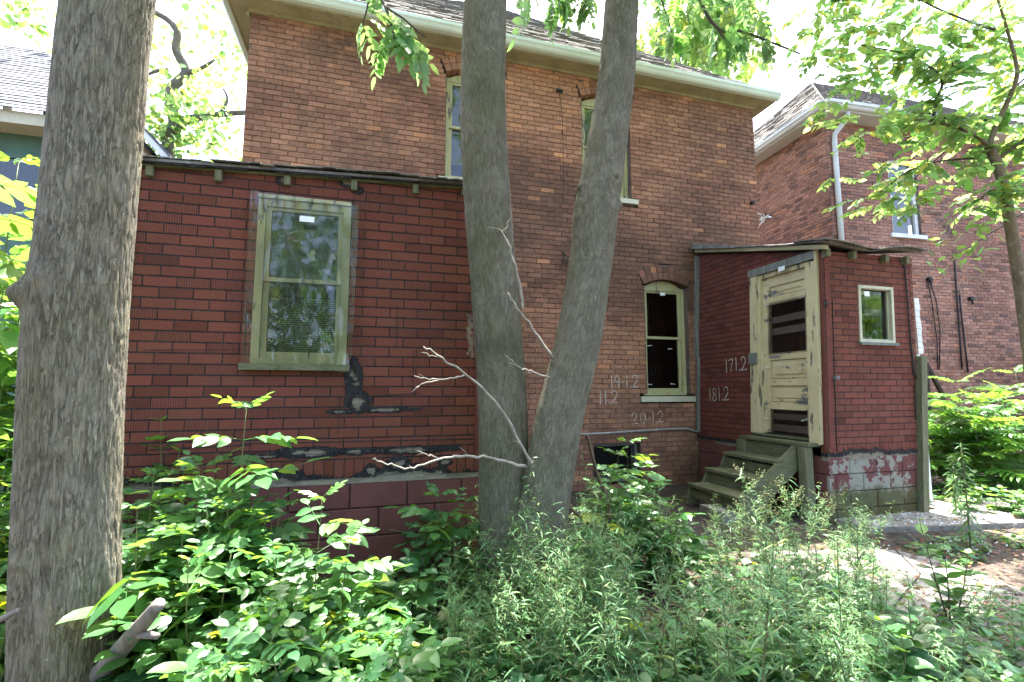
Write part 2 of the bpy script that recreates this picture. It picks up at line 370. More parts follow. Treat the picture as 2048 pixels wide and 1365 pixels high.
pave = slab('pavement', [(4.86, 4.195), (4.9, 3.85), (5.6, 3.72), (6.6, 3.55), (8.4, 3.45), (8.4, 4.6), (6.5, 4.6), (6.42, 4.195)], -.08, .045, mats['concrete_rough'])
path = [slab('path', [atz(*p, .015)[:2] for p in q], -.06, .022, mats['concrete']) for q in
        ([(1560, 1105), (1700, 1100), (1790, 1102), (1840, 1150), (1780, 1222), (1700, 1195), (1600, 1160)][::-1],
         [(1793, 1102), (1905, 1128), (1965, 1172), (1880, 1282), (1784, 1225), (1844, 1150)][::-1],
         [(1908, 1129), (2040, 1180), (2140, 1225), (2040, 1400), (1960, 1350), (1883, 1284), (1968, 1172)][::-1])]

# ------------------------------------------------------------------ brickwork
def voronoi_col(u, z, seed, palette_fn, rnd): return palette_fn(u, z, rnd)
def brick_wall(parent, name, O, u, n, width, zmin, zmax, cuts, mat, mortar, colour, own, course=.073, blen=.21, hide=None, ztop=None, jd=.004):
    """cuts: functions z -> (u0,u1) or None. own: how many bricks become objects."""
    O = Vector(O); u = Vector(u); n = Vector(n); rnd = random.Random(hash(name) & 255 | 3); rnd = random.Random(len(name) * 31 + int(width * 10))
    mo = MB(); bricks = []
    rows = int((zmax - zmin) / course)
    for r in range(rows):
        z0 = zmin + r * course; z1 = z0 + course; zc = (z0 + z1) / 2
        free = [(0.0, width)]
        for cf in cuts:
            iv = cf(zc)
            if not iv: continue
            nf = []
            for a, b in free:
                if iv[1] <= a or iv[0] >= b: nf.append((a, b)); continue
                if iv[0] > a: nf.append((a, iv[0]))
                if iv[1] < b: nf.append((iv[1], b))
            free = nf
        for a, b in free:
            mo.poly([O + u * a + Vector((0, 0, z0)), O + u * b + Vector((0, 0, z0)), O + u * b + Vector((0, 0, z1)), O + u * a + Vector((0, 0, z1))])
            if b - a < width - .01:       # reveals at openings
                for e in (a, b):
                    if 0.01 < e < width - .01:
                        mo.poly([O + u * e + n * .008 + Vector((0, 0, z0)), O + u * e - n * .16 + Vector((0, 0, z0)), O + u * e - n * .16 + Vector((0, 0, z1)), O + u * e + n * .008 + Vector((0, 0, z1))])
            off = (r % 2) * blen / 2 + (.03 if r % 7 == 3 else 0)
            k0 = int((a - off) / blen) - 1
            k = k0
            while off + k * blen < b:
                p = max(a, off + k * blen) + .0045; q = min(b, off + (k + 1) * blen) - .0045; k += 1
                if q - p < .03: continue
                j = rnd.uniform(-.0022, .0022)
                bricks.append((p, q, z0 + .0045 + j * .6, z1 - .0045 + j * .6, .010 + rnd.uniform(-jd, jd), colour((p + q) / 2, zc, rnd)))
    wall = mo.build('wall', mortar, parent)
    order = []
    for i, b in enumerate(bricks):
        P = O + u * ((b[0] + b[1]) / 2) + Vector((0, 0, (b[2] + b[3]) / 2)); x, y = proj(P)
        ok = 0 < x < 2048 and 0 < y < 1365 and (P - _O).dot(_F) > 0 and b[1] - b[0] > .12 and not (hide and hide(x, y))
        order.append(((P - _O).length if ok else 1e9, i))
    order.sort(); mine = {i for d, i in order[:own] if d < 1e8}
    rest = MB()
    for i, b in enumerate(bricks):
        if i in mine:
            mb = MB(); mb.piece(O, u, n, *b[:4], -.004, b[4], .004)
            o = mb.build('brick', mat, wall); o.color = (*b[5], 1)
        else:
            rest.col = b[5]; rest.piece(O, u, n, *b[:4], -.004, b[4], .004)
    rest.build('brickwork', mat, wall, kind='stuff')
    return wall
def arch_bricks(parent, O, u, n, uc, half, zs, rise, h, mat, colour, count=11, rings=2, rnd=random.Random(4)):
    O = Vector(O); u = Vector(u); n = Vector(n)
    rad = (half * half + rise * rise) / (2 * rise); zc = zs + rise - rad; am = math.asin(min(1, half / rad))
    mb = MB()
    mb.T = None
    for k in range(count):
        for g in range(rings):
            a0 = -am + 2 * am * k / count + .006; a1 = -am + 2 * am * (k + 1) / count - .006
            r0 = rad + h * g / rings + .004; r1 = rad + h * (g + 1) / rings - .004; d = .012 + rnd.uniform(-.003, .003)
            c = colour(uc, zs, rnd); o_ = MB()
            P = lambda a, r, dd: O + u * (uc + math.sin(a) * r) + Vector((0, 0, zc + math.cos(a) * r)) + n * dd
            o_.hexa([P(a0, r0, -.16 if g == 0 else -.004), P(a1, r0, -.16 if g == 0 else -.004), P(a1, r0, d), P(a0, r0, d),
                     P(a0, r1, -.004), P(a1, r1, -.004), P(a1, r1, d), P(a0, r1, d)])
            b = o_.build('brick', mat, parent); b.color = (*c, 1)
    # mortar behind the voussoirs
    for k in range(12):
        a0 = -am + 2 * am * k / 12; a1 = -am + 2 * am * (k + 1) / 12
        P = lambda a, r: O + u * (uc + math.sin(a) * r) + Vector((0, 0, zc + math.cos(a) * r)) + n * .002
        mb.poly([P(a0, rad), P(a1, rad), P(a1, rad + h + .02), P(a0, rad + h + .02)])
    mb.build('arch_mortar', mats['mortar'], parent)
def arch_cut(uc, half, z0, zs, rise, h):
    rad = (half * half + rise * rise) / (2 * rise); zc = zs + rise - rad
    def f(z):
        if z < z0: return None
        if z < zs: return (uc - half, uc + half)
        ro = rad + h
        if z - zc > ro: return None
        x = math.sqrt(max(0, ro * ro - (z - zc) ** 2)); x = min(x, half + .03 + (z - zs) * .35)
        return (uc - x, uc + x)
    return f
def rect_cut(a, b, z0, z1): return lambda z: (a, b) if z0 < z < z1 else None

# main brick house --------------------------------------------------
house = thing('brick_house', 'two-storey red brick house with white gutter behind the twin-trunked tree', 'house', (2.2, 6.45, 0))
HX0, HX1, HY = -1.72, 6.22, 6.45
def main_col(uu, z, rnd):
    x = uu + HX0
    nz = fbm((x * .55, z * .8, 1.7)); n2 = fbm((x * .7 + 9, z * 1.1, 5.1))
    r = rnd.random()
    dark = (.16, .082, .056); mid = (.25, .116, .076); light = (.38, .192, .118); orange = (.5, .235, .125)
    t = .48 + nz * .5 + rnd.uniform(-.2, .2)
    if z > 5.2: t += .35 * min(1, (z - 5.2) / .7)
    if x > 4 and z > 3.9: t += .1
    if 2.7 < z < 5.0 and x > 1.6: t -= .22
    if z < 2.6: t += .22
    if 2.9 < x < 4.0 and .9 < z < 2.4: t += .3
    if r < (.02 + max(0, n2) * .06): c = orange
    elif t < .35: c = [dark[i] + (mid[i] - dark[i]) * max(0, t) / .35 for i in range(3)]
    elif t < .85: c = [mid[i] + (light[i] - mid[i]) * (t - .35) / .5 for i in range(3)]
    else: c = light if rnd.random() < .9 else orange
    k = rnd.uniform(.85, 1.15); return tuple(v * k for v in c)
UP = [(1.245, .405), (3.365, .415)]
cutsH = [arch_cut(c - HX0, h, 4.42, 6.02, .09, .22) for c, h in UP]
LW = (4.35, .385)
cutsH += [arch_cut(LW[0] - HX0, LW[1], 1.35, 3.08, .10, .22), rect_cut(3.06 - HX0, 3.82 - HX0, .08, .68)]
cutsH += [rect_cut(c - h - .11 - HX0, c + h + .11 - HX0, 4.335, 4.43) for c, h in UP] + [rect_cut(3.84 - HX0, 4.80 - HX0, 1.255, 1.36)]
def hide_main(x, y):
    if 925 - (y > 600) * 0 < x < 1035 + max(0, (y - 700)) * .15: return True
    if y < 1100 and abs(x - (1243 - .145 * y)) < 75 and y > 0: return True
    if x < 945 and y > 330: return True
    return x > 1375 and y > 480
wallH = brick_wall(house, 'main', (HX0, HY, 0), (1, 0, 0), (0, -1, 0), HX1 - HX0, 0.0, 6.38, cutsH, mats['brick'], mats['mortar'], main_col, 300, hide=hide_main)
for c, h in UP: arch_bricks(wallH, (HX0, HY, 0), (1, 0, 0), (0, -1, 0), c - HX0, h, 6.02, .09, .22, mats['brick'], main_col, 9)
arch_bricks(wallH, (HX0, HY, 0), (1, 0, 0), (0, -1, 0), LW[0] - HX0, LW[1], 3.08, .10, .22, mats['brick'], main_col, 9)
# side and back walls (plain returns, seen edge-on only)
mb = MB()
for x in (HX0, HX1):
    s = .008 if x == HX0 else -.008
    mb.poly([(x + s, HY, 0), (x + s, HY + 9, 0), (x + s, HY + 9, 6.38), (x + s, HY, 6.38)])
mb.poly([(HX0, HY + 9, 0), (HX1, HY + 9, 0), (HX1, HY + 9, 6.38), (HX0, HY + 9, 6.38)])
mb.build('side_wall', mats['brick'], house).color = (.17, .075, .055, 1)
def side_bricks(x, sgn, y0, y1, z1, parent, mat, colour, name):
    rnd = random.Random(5); mb = MB()
    for r in range(int(z1 / .073)):
        for k in range(int((y1 - y0) / .21)):
            a = k * .21 + (r % 2) * .105
            mb.col = colour(a, r * .073, rnd)
            mb.piece((x, y0, 0), (0, sgn * 1, 0) if sgn > 0 else (0, 1, 0), (sgn, 0, 0), a + .0045, a + .2055, r * .073 + .0045, r * .073 + .0685, -.004, .01, .004)
    return mb.build(name, mat, parent, kind='stuff')
# soffit, frieze, fascia, gutter, roof
OV = .23
mb = MB()
x0, x1, y0, y1 = HX0 - OV, HX1 + OV, HY - OV, HY + 9 + OV
mb.box((x0, y0, 6.385), (x1, HY + .02, 6.40)); mb.box((x0, HY + .02, 6.385), (HX0 + .02, y1, 6.40)); mb.box((HX1 - .02, HY + .02, 6.385), (x1, y1, 6.40))
mb.build('soffit', mats['soffit'], house)
mb = MB(); mb.box((HX0 - .03, HY - .04, 6.335), (HX1 + .03, HY - .008, 6.384))
mb.box((HX0 - .05, HY - .02, 6.29), (HX0 - .008, HY + 9, 6.384)); mb.build('frieze', mats['soffit'], house)
mb = MB(); mb.box((x0 - .02, y0 - .02, 6.375), (x1 + .02, y0, 6.50)); mb.box((x0 - .02, y0 + .001, 6.375), (x0, y1, 6.50)); mb.box((x1, y0 + .001, 6.375), (x1 + .02, y1, 6.50)); mb.build('fascia', mats['soffit'], house)
def gutter(parent, a, b, out, m, h=.12, d=.115, name='gutter'):
    a = Vector(a); b = Vector(b); out = Vector(out)
    prof = [(0, h), (0, 0), (.06, .0), (.085, .02), (.10, .055), (d, .075), (d, h), (d - .012, h), (d - .012, h - .012)]
    mb = MB()
    for i in range(len(prof) - 1):
        p, q = prof[i], prof[i + 1]
        mb.poly([a + out * p[0] + Vector((0, 0, p[1])), b + out * p[0] + Vector((0, 0, p[1])), b + out * q[0] + Vector((0, 0, q[1])), a + out * q[0] + Vector((0, 0, q[1]))])
    for e in (a, b): mb.poly([e + out * p[0] + Vector((0, 0, p[1])) for p in prof[:7]])
    return mb.build(name, m, parent)
gutter(house, (x0 - .03, y0 - .021, 6.40), (x1 + .05, y0 - .021, 6.385), (0, -1, 0), mats['gutter'])
gutter(house, (x0 - .021, y0 - .1, 6.40), (x0 - .021, y1, 6.40), (-1, 0, 0), mats['gutter'])
def hip_roof(parent, x0, x1, y0, y1, z, pitch, mat, rows=60, name='roof', own=0, ex=.15):
    base = MB(); h = min(x1 - x0, y1 - y0) / 2; cx = (x0 + x1) / 2; cy = (y0 + y1) / 2; k = pitch
    inset = lambda t: [(x0 + t, y0 + t, z + t * k), (x1 - t, y0 + t, z + t * k), (x1 - t, y1 - t, z + t * k), (x0 + t, y1 - t, z + t * k)]
    a, b = inset(0), inset(h - .001)
    for i in range(4): base.poly([a[i], a[(i + 1) % 4], b[(i + 1) % 4], b[i]])
    ro = base.build(name, mat, parent)
    rnd = random.Random(11); sh = MB()
    step = ex * math.cos(math.atan(k)); nr = int(h / step)
    L = math.hypot(1, k); nz = Vector((0, -k / L, 1 / L))
    for r in range(nr):
        t = r * step; xa, xb = x0 + t, x1 - t; p = xa + rnd.uniform(-.2, 0)
        while p < xb:
            wd = rnd.uniform(.2, .34); q = min(p + wd - .006, xb); pa = max(p, xa); p += wd
            if q - pa < .03: continue
            lift = .012 + rnd.uniform(0, .006)
            A = Vector((pa, y0 + t, z + t * k)); B = Vector((q, y0 + t, z + t * k)); up = Vector((0, step * 1.05, step * 1.05 * k))
            sh.hexa([A + nz * .001, B + nz * .001, B + up + nz * .001, A + up + nz * .001, A + nz * lift, B + nz * lift, B + up + nz * .003, A + up + nz * .003], skip=(0,))
    if len(sh.v): sh.build('shingles', mat, ro, kind='stuff')
    return ro
hip_roof(house, x0 - .06, x1 + .06, y0 - .07, y1 + .07, 6.50, 1.0, mats['roof'])

def window(parent, x0, x1, z0, z1, y, mat, glass, back, arch=0, recess=.09, meet=.5, sash=.05, backmat=None, frame=.055, depth=.07, xmat=None, T=None, name='window'):
    """a double-hung window in a wall facing -Y; y is the wall face"""
    yf = y + recess
    mb = MB(T)
    mb.box((x0, yf, z0), (x0 + frame, yf + depth, z1)); mb.box((x1 - frame, yf, z0), (x1, yf + depth, z1))
    mb.box((x0 + frame, yf + .002, z0), (x1 - frame, yf + depth, z0 + frame * .9))
    n = 8 if arch else 1
    for i in range(n):
        a = x0 + frame + (x1 - x0 - 2 * frame) * i / n; b = x0 + frame + (x1 - x0 - 2 * frame) * (i + 1) / n
        za = arch * (1 - ((2 * i / n - 1) ** 2)) if arch else 0; zb = arch * (1 - ((2 * (i + 1) / n - 1) ** 2)) if arch else 0
        mb.hexa([(a, yf + .003, z1 - frame), (b, yf + .003, z1 - frame), (b, yf + depth, z1 - frame), (a, yf + depth, z1 - frame),
                 (a, yf + .003, z1 + za), (b, yf + .003, z1 + zb), (b, yf + depth, z1 + zb), (a, yf + depth, z1 + za)])
    wn = mb.build(name, mat, parent)
    xa, xb, za, zb = x0 + frame, x1 - frame, z0 + frame * .9, z1 - frame; zm = za + (zb - za) * meet
    for (s0, s1, yy) in ((zm, zb, yf + .02), (za, zm + .035, yf + .045)):
        mb = MB(T)
        mb.box((xa, yy, s0), (xa + sash, yy + .03, s1)); mb.box((xb - sash, yy, s0), (xb, yy + .03, s1))
        mb.box((xa + sash, yy + .001, s1 - sash * .7), (xb - sash, yy + .029, s1)); mb.box((xa + sash, yy + .001, s0), (xb - sash, yy + .029, s0 + sash * (.8 if s0 == zm else 1.2)))
        mb.build('sash', mat, wn)
        g = MB(T); g.poly([(xa + sash, yy + .016, s0 + sash * .8), (xb - sash, yy + .016, s0 + sash * .8), (xb - sash, yy + .016, s1 - sash * .7), (xa + sash, yy + .016, s1 - sash * .7)])
        g.build('pane', glass, wn)
    mb = MB(T); yb = yf + back
    mb.poly([(x0 - .2, yb, z0 - .2), (x1 + .2, yb, z0 - .2), (x1 + .2, yb, z1 + .2), (x0 - .2, yb, z1 + .2)])
    for (p, q) in (((x0 - .2, z0 - .2), (x0 - .2, z1 + .2)), ((x1 + .2, z0 - .2), (x1 + .2, z1 + .2)), ((x0 - .2, z0 - .2), (x1 + .2, z0 - .2)), ((x0 - .2, z1 + .2), (x1 + .2, z1 + .2))):
        mb.poly([(p[0], yf + depth, p[1]), (q[0], yf + depth, q[1]), (q[0], yb, q[1]), (p[0], yb, p[1])])
    mb.build('room', backmat or mats['dark'], wn)
    return wn
for c, h in UP:
    wn = window(house, c - h, c + h, 4.42, 6.0, HY, mats['wincream'], mats['glass'], .5, arch=.1, meet=.52)
    mb = MB(); mb.box((c - h - .1, HY - .055, 4.345), (c + h + .1, HY + .12, 4.42)); mb.build('sill', mats['sill'], wn)
    # roller blind part-way down behind the glass
    mb = MB(); mb.poly([(c - h + .05, HY + .2, 4.72), (c + h - .05, HY + .2, 4.76), (c + h - .05, HY + .2, 5.98), (c - h + .05, HY + .2, 5.98)]); mb.build('blind', mats['blind'], wn)
wn = window(house, LW[0] - LW[1], LW[0] + LW[1], 1.36, 3.07, HY, mats['wincream'], mats['glass_dark'], .8, arch=.11, meet=.52)
mb = MB(); mb.box((3.845, HY - .05, 1.262), (4.795, HY + .1, 1.345)); mb.build('sill', mats['sill'], wn)
def screws(parent, spots, y, T=None, L=.06):
    for (x, z, dz) in spots:
        mb = MB(T); mb.tube([(x, y, z), (x + L, y - .012, z + dz)], .0055, 6); mb.tube([(x - .006, y + .001, z - .001), (x + .001, y - .001, z)], .011, 6); mb.build('screw', mats['screw'], parent)
screws(wn, [(4.06, 2.13, .006), (4.42, 2.09, -.002), (4.04, 1.53, -.004), (4.45, 1.54, -.008)], HY + .085)
mb = MB(); mb.box((4.30, HY + .075, 2.94), (4.39, HY + .079, 2.99)); mb.build('label_tag', mats['paper'], wn)
# basement window
wn = window(house, 3.06, 3.82, .09, .67, HY, mats['greywood'], mats['glass_dark'], .4, meet=.995, sash=.02, frame=.05, name='basement_window')
mb = MB()
for i in range(30): mb.box((3.11 + i * .0225, HY + .07, .14), (3.1125 + i * .0225, HY + .073, .62))
for i in range(20): mb.box((3.11, HY + .0665, .15 + i * .0235), (3.77, HY + .0695, .1525 + i * .0235))
mb.build('mesh_screen', mats['felt'], wn, kind='stuff')
# conduit, wires, bits on the wall
mb = MB(); mb.tube([(2.3, HY - .035, .80), (3.1, HY - .035, .81), (4.3, HY - .035, .85), (4.62, HY - .04, .85), (4.79, HY - .06, .79)], .016, 8); mb.build('conduit', mats['metal'], house, True)
p = at(1128, 505, HY - .05)
mb = MB()
mb.tube([p + Vector((0, .05, 0)), p], .012, 6)
for dx, L in ((-.05, .3), (-.02, .22), (.03, .35), (.06, .2)):
    mb.tube([p, p + Vector((dx * .6, -.02, -L * .4)), p + Vector((dx, .0, -L * .8)), p + Vector((dx * 1.6, -.01, -L))], .005, 5)
mb.build('cut_wires', mats['black'], house)
p = at(1119, 182, HY - .03); mb = MB(); mb.box(p - Vector((.05, .02, .02)), p + Vector((.05, .025, .02)))
mb.tube([p, p + Vector((.04, 0, -.4)), p + Vector((.05, 0, -.9)), p + Vector((.05, 0, -1.8))], .004, 5); mb.build('wire_bracket', mats['black'], house)
p = at(1503, 406, HY - .02); mb = MB(); mb.tube([p + Vector((0, .03, 0)), p + Vector((0, -.06, -.01))], .03, 8); mb.build('wall_stub', mats['black'], house)
p = at(1526, 440, HY - .03); mb = MB()
for k in range(9):
    a = R.uniform(0, 6.28); L = R.uniform(.08, .2); q = p + Vector((math.cos(a) * L, -.05, math.sin(a) * L)); mb.tube([p + Vector((.0, .05, .02)), p.lerp(q, .5) + Vector((0, -.03, .02)), q], .006, 4)
mb.build('dead_vine', mats['white'], house)

# chalk numbers ------------------------------------------------------
ST = {'1': [[(.28, .9), (.36, 1), (.34, 0)]], '2': [[(.05, .72), (.15, .95), (.5, 1), (.75, .82), (.65, .5), (.05, .05), (.1, .02), (.95, .06)]],
      '9': [[(.75, .75), (.6, .98), (.25, .95), (.1, .7), (.3, .5), (.65, .58), (.78, .8), (.72, .4), (.6, .0)]],
      '0': [[(.5, 1), (.15, .8), (.08, .4), (.3, .03), (.7, .05), (.9, .4), (.8, .85), (.5, 1)]], '7': [[(.0, .9), (.8, .97), (.5, .4), (.4, 0)]],
      '8': [[(.5, .52), (.15, .75), (.4, 1), (.75, .9), (.7, .65), (.3, .4), (.1, .15), (.45, 0), (.8, .18), (.7, .4), (.5, .52)]],
      '.': [[(.1, .0), (.2, .03), (.3, .05)], [(.1, .05), (.2, .08), (.3, .1)]], '-': [[(.1, .42), (.2, .45), (.32, .46)], [(.1, .47), (.2, .5), (.32, .51)]]}
def chalk(parent, text, O, u, n, size, slope=0.0, w_=.019, adv=.62, joint=.073):
    O = Vector(O); u = Vector(u); n = Vector(n); up = Vector((0, 0, 1)); rnd = random.Random(len(text) + int(size * 1000)); mb = MB(); x = 0
    for ch in text:
        wd = .28 if ch in '.-' else .44 if ch == '1' else adv
        for st in ST[ch]:
            pts = [tuple(q) for q in crom([(a * size * .6, b * size) for a, b in st], max(4, len(st) * 4))]
            for (a, b), (c, d) in zip(pts[:-1], pts[1:]):
                dx, dz = c - a, d - b; L = math.hypot(dx, dz) or 1; e = w_ * rnd.uniform(.3, .55); px, pz = -dz / L * e, dx / L * e
                zw = O.z + (b + d) / 2 + slope * (x + a)
                if ch not in '.-' and (rnd.random() < .03 or joint and (zw % joint) / joint < .04 + rnd.uniform(0, .05)): continue
                f = lambda p_, q_: O + u * (x + p_) + up * (q_ + slope * (x + p_)) + n * .0
                mb.poly([f(a + px, b + pz), f(c + px, d + pz), f(c - px, d - pz), f(a - px, b - pz)])
        x += wd * size
    return mb.build('chalk_number', mats['chalk'], parent)
YC = HY - .0165
def chalk_at(text, px, py, size, slope=0, **k):
    p = at(px, py, YC); chalk(house, text, p, (1, 0, 0), (0, -1, 0), size, slope, **k)
chalk_at('19-1.2', 1219, 778, .185, .05, adv=.64); chalk_at('11.2', 1196, 810, .19, .06); chalk_at('20-1.2', 1264, 849, .165, .04, adv=.85)

# ------------------------------------------------------------------ asphalt "brick" siding
def siding(parent, O, u, n, width, z0, z1fn, cuts, damage, course=.0745, blen=.2025, own=300, soldier=.135, T=None, rib=.3, hide=None, seed=3, shift=0.0, cell=.0075, felt=True, pal=None):
    """pieces proud of black felt over bare boards; damage(u,z) > 0 removes siding, > 1 also the felt"""
    O = Vector(O); u = Vector(u); n = Vector(n); rnd = random.Random(seed)
    P = lambda a, z, d: (lambda q: Vector(T(q)) if T else q)(O + u * a + Vector((0, 0, z)) + n * d)
    zmax = max(z1fn(0), z1fn(width))
    back = MB()     # sheathing boards
    nb = int((zmax - z0 + .04) / .11) + 1
    for r in range(nb):
        a = z0 - .04 + r * .11; b = min(a + .106, zmax)
        if b - a < .01: continue
        segs = [(0.0, width)]
        for c in cuts:
            if c[2] < (a + b) / 2 < c[3]:
                segs = [s for (p, q) in segs for s in ((p, min(q, c[0])), (max(p, c[1]), q)) if s[1] - s[0] > .005]
        for p, q in segs:
            k = max(1, int((q - p) / .12))
            for i in range(k):
                e, f = p + (q - p) * i / k, p + (q - p) * (i + 1) / k; ze, zf = z1fn(e) - .004, z1fn(f) - .004
                if max(ze, zf) <= a: continue
                back.poly([P(e, a, 0), P(f, a, 0), P(f, max(a, min(b, zf)), 0), P(e, max(a, min(b, ze)), 0)])
    wall = back.build('wall', mats['sheath'], parent)
    if felt:
        fm = MB(); C0 = .044; nu = int(width / C0) + 1; nz = int((zmax - z0) / C0) + 1
        def fcell(a, b, c, lvl):
            if a >= width: return
            m_ = damage(a + c / 2, b + c / 2)
            near = max(damage(a, b), damage(a + c, b), damage(a, b + c), damage(a + c, b + c), m_) > -.6 or b + c > z1fn(a + c) or any(k[0] - c < a < k[1] and k[2] - c < b < k[3] for k in cuts)
            if near and lvl < 3:
                h = c / 2
                for da in (0, h):
                    for db in (0, h): fcell(a + da, b + db, h, lvl + 1)
                return
            if any(k[0] - .001 < a + c / 2 < k[1] + .001 and k[2] < b + c / 2 < k[3] for k in cuts): return
            if b + c > z1fn(a + c) or m_ > 1.3 or a + c > width + .001: return
            curl = .0015 + .01 * max(0, m_)
            fm.poly([P(a, b, curl), P(a + c, b, curl), P(a + c, b + c, curl), P(a, b + c, curl)])
        for j in range(nz):
            for i in range(nu): fcell(i * C0, j * C0 + z0, C0, 0)
        fm.build('tar_felt', mats['felt'], wall, kind='stuff')
    rest = MB(); rows = []
    zz = z0
    if soldier: rows.append((zz, zz + soldier, True)); zz += soldier
    while zz < zmax: rows.append((zz, zz + course, False)); zz += course
    cand = []
    for r, (a, b, sol) in enumerate(rows):
        bl = .068 if sol else blen
        k = -2; off = 0 if sol else (r % 2) * blen / 2 + shift
        while off + k * bl < width:
            p, q = max(.002, off + k * bl + .0033), min(width - .002, off + (k + 1) * bl - .0033); k += 1
            if q - p < .012: continue
            segs = [(p, q)]
            for c in cuts:
                if c[2] < (a + b) / 2 < c[3]:
                    segs = [s for (e, f) in segs for s in ((e, min(f, c[0])), (max(e, c[1]), f)) if s[1] - s[0] > .012]
            for e, f in segs: cand.append((e, f, a + .0047, b - .0047, sol))
    done = []
    for (e, f, a, b, sol) in cand:
        d = .0045 + rnd.uniform(-.0006, .0012)
        mi = 1 if (not sol and rnd.random() < rib) else 0
        base = pal or (.155, .053, .036); kk = rnd.uniform(.92, 1.07)
        if rnd.random() < .12: kk *= .74
        cc = tuple(v * kk * rnd.uniform(.95, 1.05) for v in base)
        mb = MB(); mb.col = (1, 1, 1)
        nu, nz = max(1, int((f - e) / cell)), max(1, int((b - a) / cell))
        hit = max(damage(e + (f - e) * i / 8, a + (b - a) * j / 4) for i in range(9) for j in range(5)) > -.45 or b > min(z1fn(e), z1fn(f))
        if not hit: nu = nz = 1
        dmg = [[hit and damage(e + (f - e) * (i + .5) / nu, a + (b - a) * (j + .5) / nz) > 0 or hit and a + (b - a) * (j + 1) / nz > z1fn(e + (f - e) * (i + .5) / nu) for i in range(nu)] for j in range(nz)]
        if all(all(r_) for r_ in dmg): continue
        if not any(any(r_) for r_ in dmg):
            q = [(e, a), (f, a), (f, b), (e, b)]
            ch = .0012
            v0 = [mb_v for mb_v in q]
            mb.hexa([P(e, a, .0), P(f, a, .0), P(f, a, d), P(e, a, d), P(e, b, .0), P(f, b, .0), P(f, b, d), P(e, b, d)], skip=(4,)) if False else None
            r0 = [mb.vert(P(x, z, .0008)) for x, z in q]; t0 = [mb.vert(P(x, z, d)) for x, z in ((e + ch, a + ch), (f - ch, a + ch), (f - ch, b - ch), (e + ch, b - ch))]
            for i in range(4): mb.f.append([r0[i], r0[(i + 1) % 4], t0[(i + 1) % 4], t0[i]]); mb.m.append(0)
            mb.f.append(t0); mb.m.append(0)
        else:
            for j in range(nz):
                for i in range(nu):
                    if dmg[j][i]: continue
                    xa, xb = e + (f - e) * i / nu, e + (f - e) * (i + 1) / nu; za, zb = a + (b - a) * j / nz, a + (b - a) * (j + 1) / nz
                    lift = d + (.006 if damage((xa + xb) / 2, (za + zb) / 2) > -.25 else 0)
                    mb.poly([P(xa, za, lift), P(xb, za, lift), P(xb, zb, lift), P(xa, zb, lift)])
                    if j == 0 or dmg[j - 1][i]: mb.poly([P(xa, za, .001), P(xb, za, .001), P(xb, za, lift), P(xa, za, lift)])
        C = P((e + f) / 2, (a + b) / 2, 0); x, y = proj(C)
        vis = 0 < x < 2048 and 0 < y < 1365 and f - e > .03 and not (hide and hide(x, y))
        done.append(((C - _O).length if vis else 1e9, mb, mi, cc))
    done.sort(key=lambda t: t[0])
    for idx, (dist, mb, mi, cc) in enumerate(done):
        if idx < own and dist < 1e8:
            o = mb.build('siding_brick', mats['siding_rib'] if mi else mats['siding'], wall); o.color = (*cc, 1)
        else:
            base_i = len(rest.v); rest.v += mb.v; rest.c += [cc] * len(mb.v); rest.f += [[i + base_i for i in f_] for f_ in mb.f]; rest.m += [mi] * len(mb.f)
    if rest.v: rest.build('siding_field', [mats['siding'], mats['siding_rib']], wall, kind='stuff')
    return wall

# shed addition ------------------------------------------------------
SX0, SX1, SY = -1.64, .80, 3.70
shed = thing('shed_addition', 'single-storey lean-to with torn brick-pattern asphalt siding and a taped window', 'shed', (-.4, SY, 0))
def shed_top(uu): return 3.0 + .045 * uu
def nzs(a, b, s=1.0, seed=0.0): return fbm((a * 9 * s, b * 9 * s, seed)) * .6 + fbm((a * 30 * s, b * 30 * s, seed + 4)) * .3
def shed_damage(uu, z):
    x = uu + SX0; nn = nzs(x, z); v = -1.0
    # torn strip below the window, one strip along the eave, and the ragged bottom edge
    def blob(cx, cz, rx, rz, k=1.0):
        q = 1 - ((x - cx) / rx) ** 2 - ((z - cz) / rz) ** 2
        return max(-1.0, q * 1.6 + nn * 1.1) * k if q > -1.2 else -1.0
    v = max(v, blob(-.165, 1.52, .07, .16), blob(-.12, 1.36, .10, .085), blob(.02, 1.30, .30, .022), blob(-.24, 1.29, .12, .02))
    v = max(v, blob(-.45, 1.005, .25, .045), blob(-.15, 1.0, .15, .028), blob(.25, 1.0, .38, .032), blob(-.75, .99, .2, .02))
    e = .865 + nn * .055 + .03 * math.sin(x * 7); v = max(v, (e - z) * 26 if z < .96 else -1)
    v = max(v, blob(.16, .90, .09, .06), blob(-.02, .86, .05, .05), blob(.52, .9, .06, .03))
    v = max(v, blob(-.71, 2.98, .05, .05), blob(-.25, 3.03, .08, .05), blob(-.18, 2.97, .05, .04))
    return v
SW0, SW1, SWZ0, SWZ1 = -.86, -.225, 1.63, 2.83
wallS = siding(shed, (SX0, SY, 0), (1, 0, 0), (0, -1, 0), SX1 - SX0, .815, shed_top, [(SW0 - SX0, SW1 - SX0, SWZ0, SWZ1)], shed_damage, own=300,
               hide=lambda x, y: x < 262 or (x > 945 and x < 1100))
